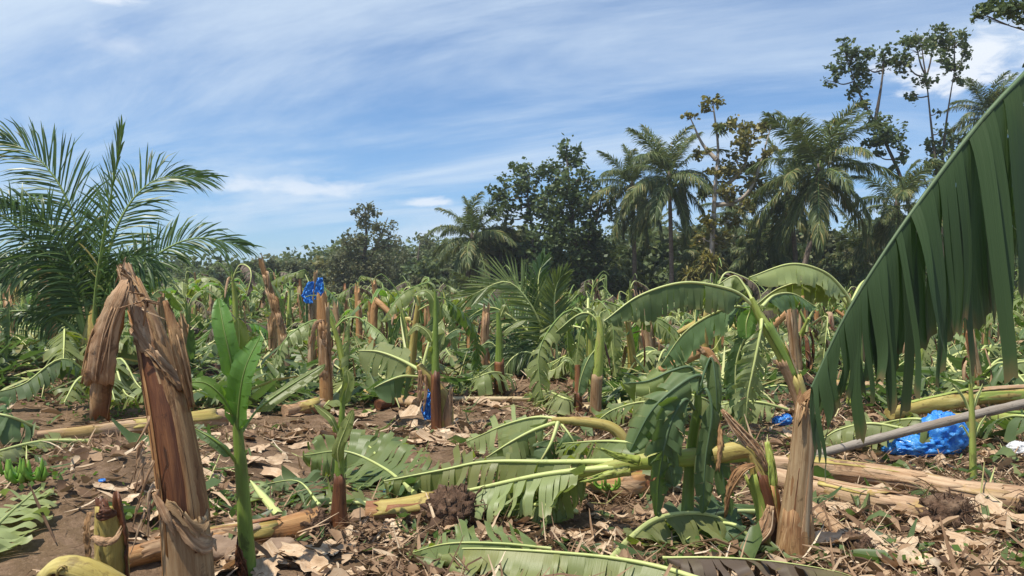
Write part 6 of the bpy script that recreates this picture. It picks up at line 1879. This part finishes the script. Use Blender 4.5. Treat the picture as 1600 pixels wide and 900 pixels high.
litter(17000, 0.02, 0.20, 3.4, 11, 1, 'leaf_litter', 'litter', (0.15, 0.75))
litter(9000, 0.08, 0.3, 9, 40, 1, 'leaf_litter', 'litter', (0.15, 0.5))
litter(19000, 0.05, 0.5, 3.4, 22, 1, 'straw_litter', 'litter', (0.02, 0.07), 0.035)

litter(11000, 0.25, 0.95, 10.5, 48, 1, 'shredded_leaves', 'green_scrap', (0.10, 0.3), 0.25, field=True)
litter(2600, 0.5, 1.6, 10.5, 48, 1, 'leaf_stalks', 'pale_scrap', (0.03, 0.05), 0.3, field=True)
litter(1300, 0.06, 0.5, 4.6, 12, 1, 'leaf_scraps', 'green_scrap', (0.10, 0.35), 0.03)
litter(130, 0.3, 1.1, 5.5, 12, 1, 'leaf_stalks', 'pale_scrap', (0.02, 0.035), 0.05)


# weeds
def weeds(spots, n=160):
    m_b = MB()
    for (px, py, sp) in spots:
        g = G(px, py)
        k = int(n * sp * sp / 0.1)
        q = g + np.stack([rng.normal(0, sp, k), rng.normal(0, sp, k), np.zeros(k)], -1)
        q[:, 2] = terr_fine(q[:, 0], q[:, 1]) + rng.uniform(0.0, 0.09, k)
        cards(m_b, q, 0.055, up=0.3)
    return tag(obj('ground_weeds', m_b, M['weed']), kind='stuff')


weeds([(330, 800, 0.22), (350, 770, 0.2), (320, 830, 0.15), (1150, 700, 0.3), (1130, 690, 0.25), (1380, 880, 0.18), (1300, 690, 0.2), (1580, 890, 0.15), (90, 750, 0.12), (1110, 870, 0.2), (680, 858, 0.12), (1430, 880, 0.14), (210, 640, 0.5), (90, 610, 0.6), (300, 610, 0.6)])

# larger dry leaf pieces, each its own thing
DLM = []
for i in range(7):
    m_b = MB()
    nu, nv = 8, 6
    u_, v_ = np.meshgrid(np.linspace(-1, 1, nu), np.linspace(-1, 1, nv), indexing='ij')
    asp = rng.uniform(0.4, 0.8)
    ed = 1 - 0.25 * np.abs(u_) ** 2 * rng.random() + 0.12 * rng.normal(size=(nu, 1))
    px_, py_ = u_ * 0.5 + 0.04 * rng.normal(size=(nu, nv)), v_ * asp * 0.5 * ed + 0.03 * rng.normal(size=(nu, nv))
    zz_ = 0.10 * rng.uniform(-0.3, 1.4) * np.abs(v_) ** 1.5 + 0.08 * rng.normal() * u_ ** 2 + 0.14 * (fbm(u_ * 1.6 + 9 * i + 50, v_ * 1.6 + 50, 3) - 0.5) * 2
    zz_ -= zz_.min()
    m_b.grid(np.stack([px_, py_, zz_ + 0.005], -1), np.stack([u_ * 0.12, v_ * asp * 0.12], -1), flip=True)
    DLM.append(m_b.mesh('dry_leaf', M['dry_leaf']))
zones = [((1270, 800), (1600, 905), 62, 'pale curled dry leaf fragment in the litter at the lower right', (0.12, 0.36)),
         ((1290, 690), (1600, 740), 26, 'dry leaf fragment on the soil between the blue sheet and the long pink-tan stem', (0.10, 0.26)),
         ((340, 830), (640, 905), 40, 'dry leaf fragment in the litter at the bottom, right of the green sucker', (0.08, 0.24)),
         ((600, 800), (980, 860), 26, 'brown dry leaf fragment on the soil below the torn-up root ball', (0.10, 0.24)),
         ((300, 640), (480, 760), 30, 'tan dry leaf fragment behind the green sucker', (0.12, 0.32)),
         ((440, 640), (720, 700), 30, 'tan dry leaf fragment on the soil below the stump left of centre', (0.14, 0.38)),
         ((720, 610), (900, 680), 22, 'dry leaf fragment on the open soil in the centre', (0.12, 0.3)),
         ((160, 760), (260, 880), 16, 'dry leaf shred on the mound beside the big torn stump', (0.08, 0.2)),
         ((1180, 630), (1330, 720), 26, 'dry leaf fragment on the soil under the leaning living plant', (0.12, 0.3))]
for (x0, y0), (x1, y1), n, lb, (s0_, s1_) in zones:
    for i in range(n):
        g = G(rng.uniform(x0, x1), rng.uniform(y0, y1))
        o = bpy.data.objects.new('dry_leaf', DLM[int(rng.integers(7))])
        o.location = (g[0], g[1], float(terr_fine(g[0], g[1])) + 0.004)
        s = rng.uniform(s0_, s1_)
        o.scale = (s * rng.uniform(0.8, 1.5), s, s)
        o.rotation_euler = (rng.normal(0, 0.22), rng.normal(0, 0.22), rng.uniform(0, 6.28))
        COL.objects.link(o)
        sz = 'small ' if s < s0_ + 0.33 * (s1_ - s0_) else 'large ' if s > s0_ + 0.7 * (s1_ - s0_) else 'mid-sized '
        tag(o, sz + lb, 'dry leaf', lb.replace('fragment', 'fragments').replace('shred ', 'shreds '))

# ---------------------------------------------------------------- thin haze
m_b = MB()
x0, x1, y0, y1, z0, z1 = -540.0, 540.0, -40.0, 740.0, -2.5, 26.0
V = np.array([(x, y, z) for z in (z0, z1) for y in (y0, y1) for x in (x0, x1)])
m_b.add(V, [(0, 2, 3, 1), (4, 5, 7, 6), (0, 1, 5, 4), (2, 6, 7, 3), (0, 4, 6, 2), (1, 3, 7, 5)], np.zeros((8, 2)))
hm = bpy.data.materials.new('haze')
hm.use_nodes = True
hk_ = NT(hm.node_tree)
pv = hk_.n('ShaderNodeVolumePrincipled')
pv.inputs['Color'].default_value = (0.90, 0.94, 0.98, 1)
pv.inputs['Density'].default_value = 0.0006
pv.inputs['Anisotropy'].default_value = 0.2
ho_ = hk_.n('ShaderNodeOutputMaterial')
hm.node_tree.links.new(pv.outputs[0], ho_.inputs['Volume'])
tag(obj('haze', m_b, hm), kind='stuff')
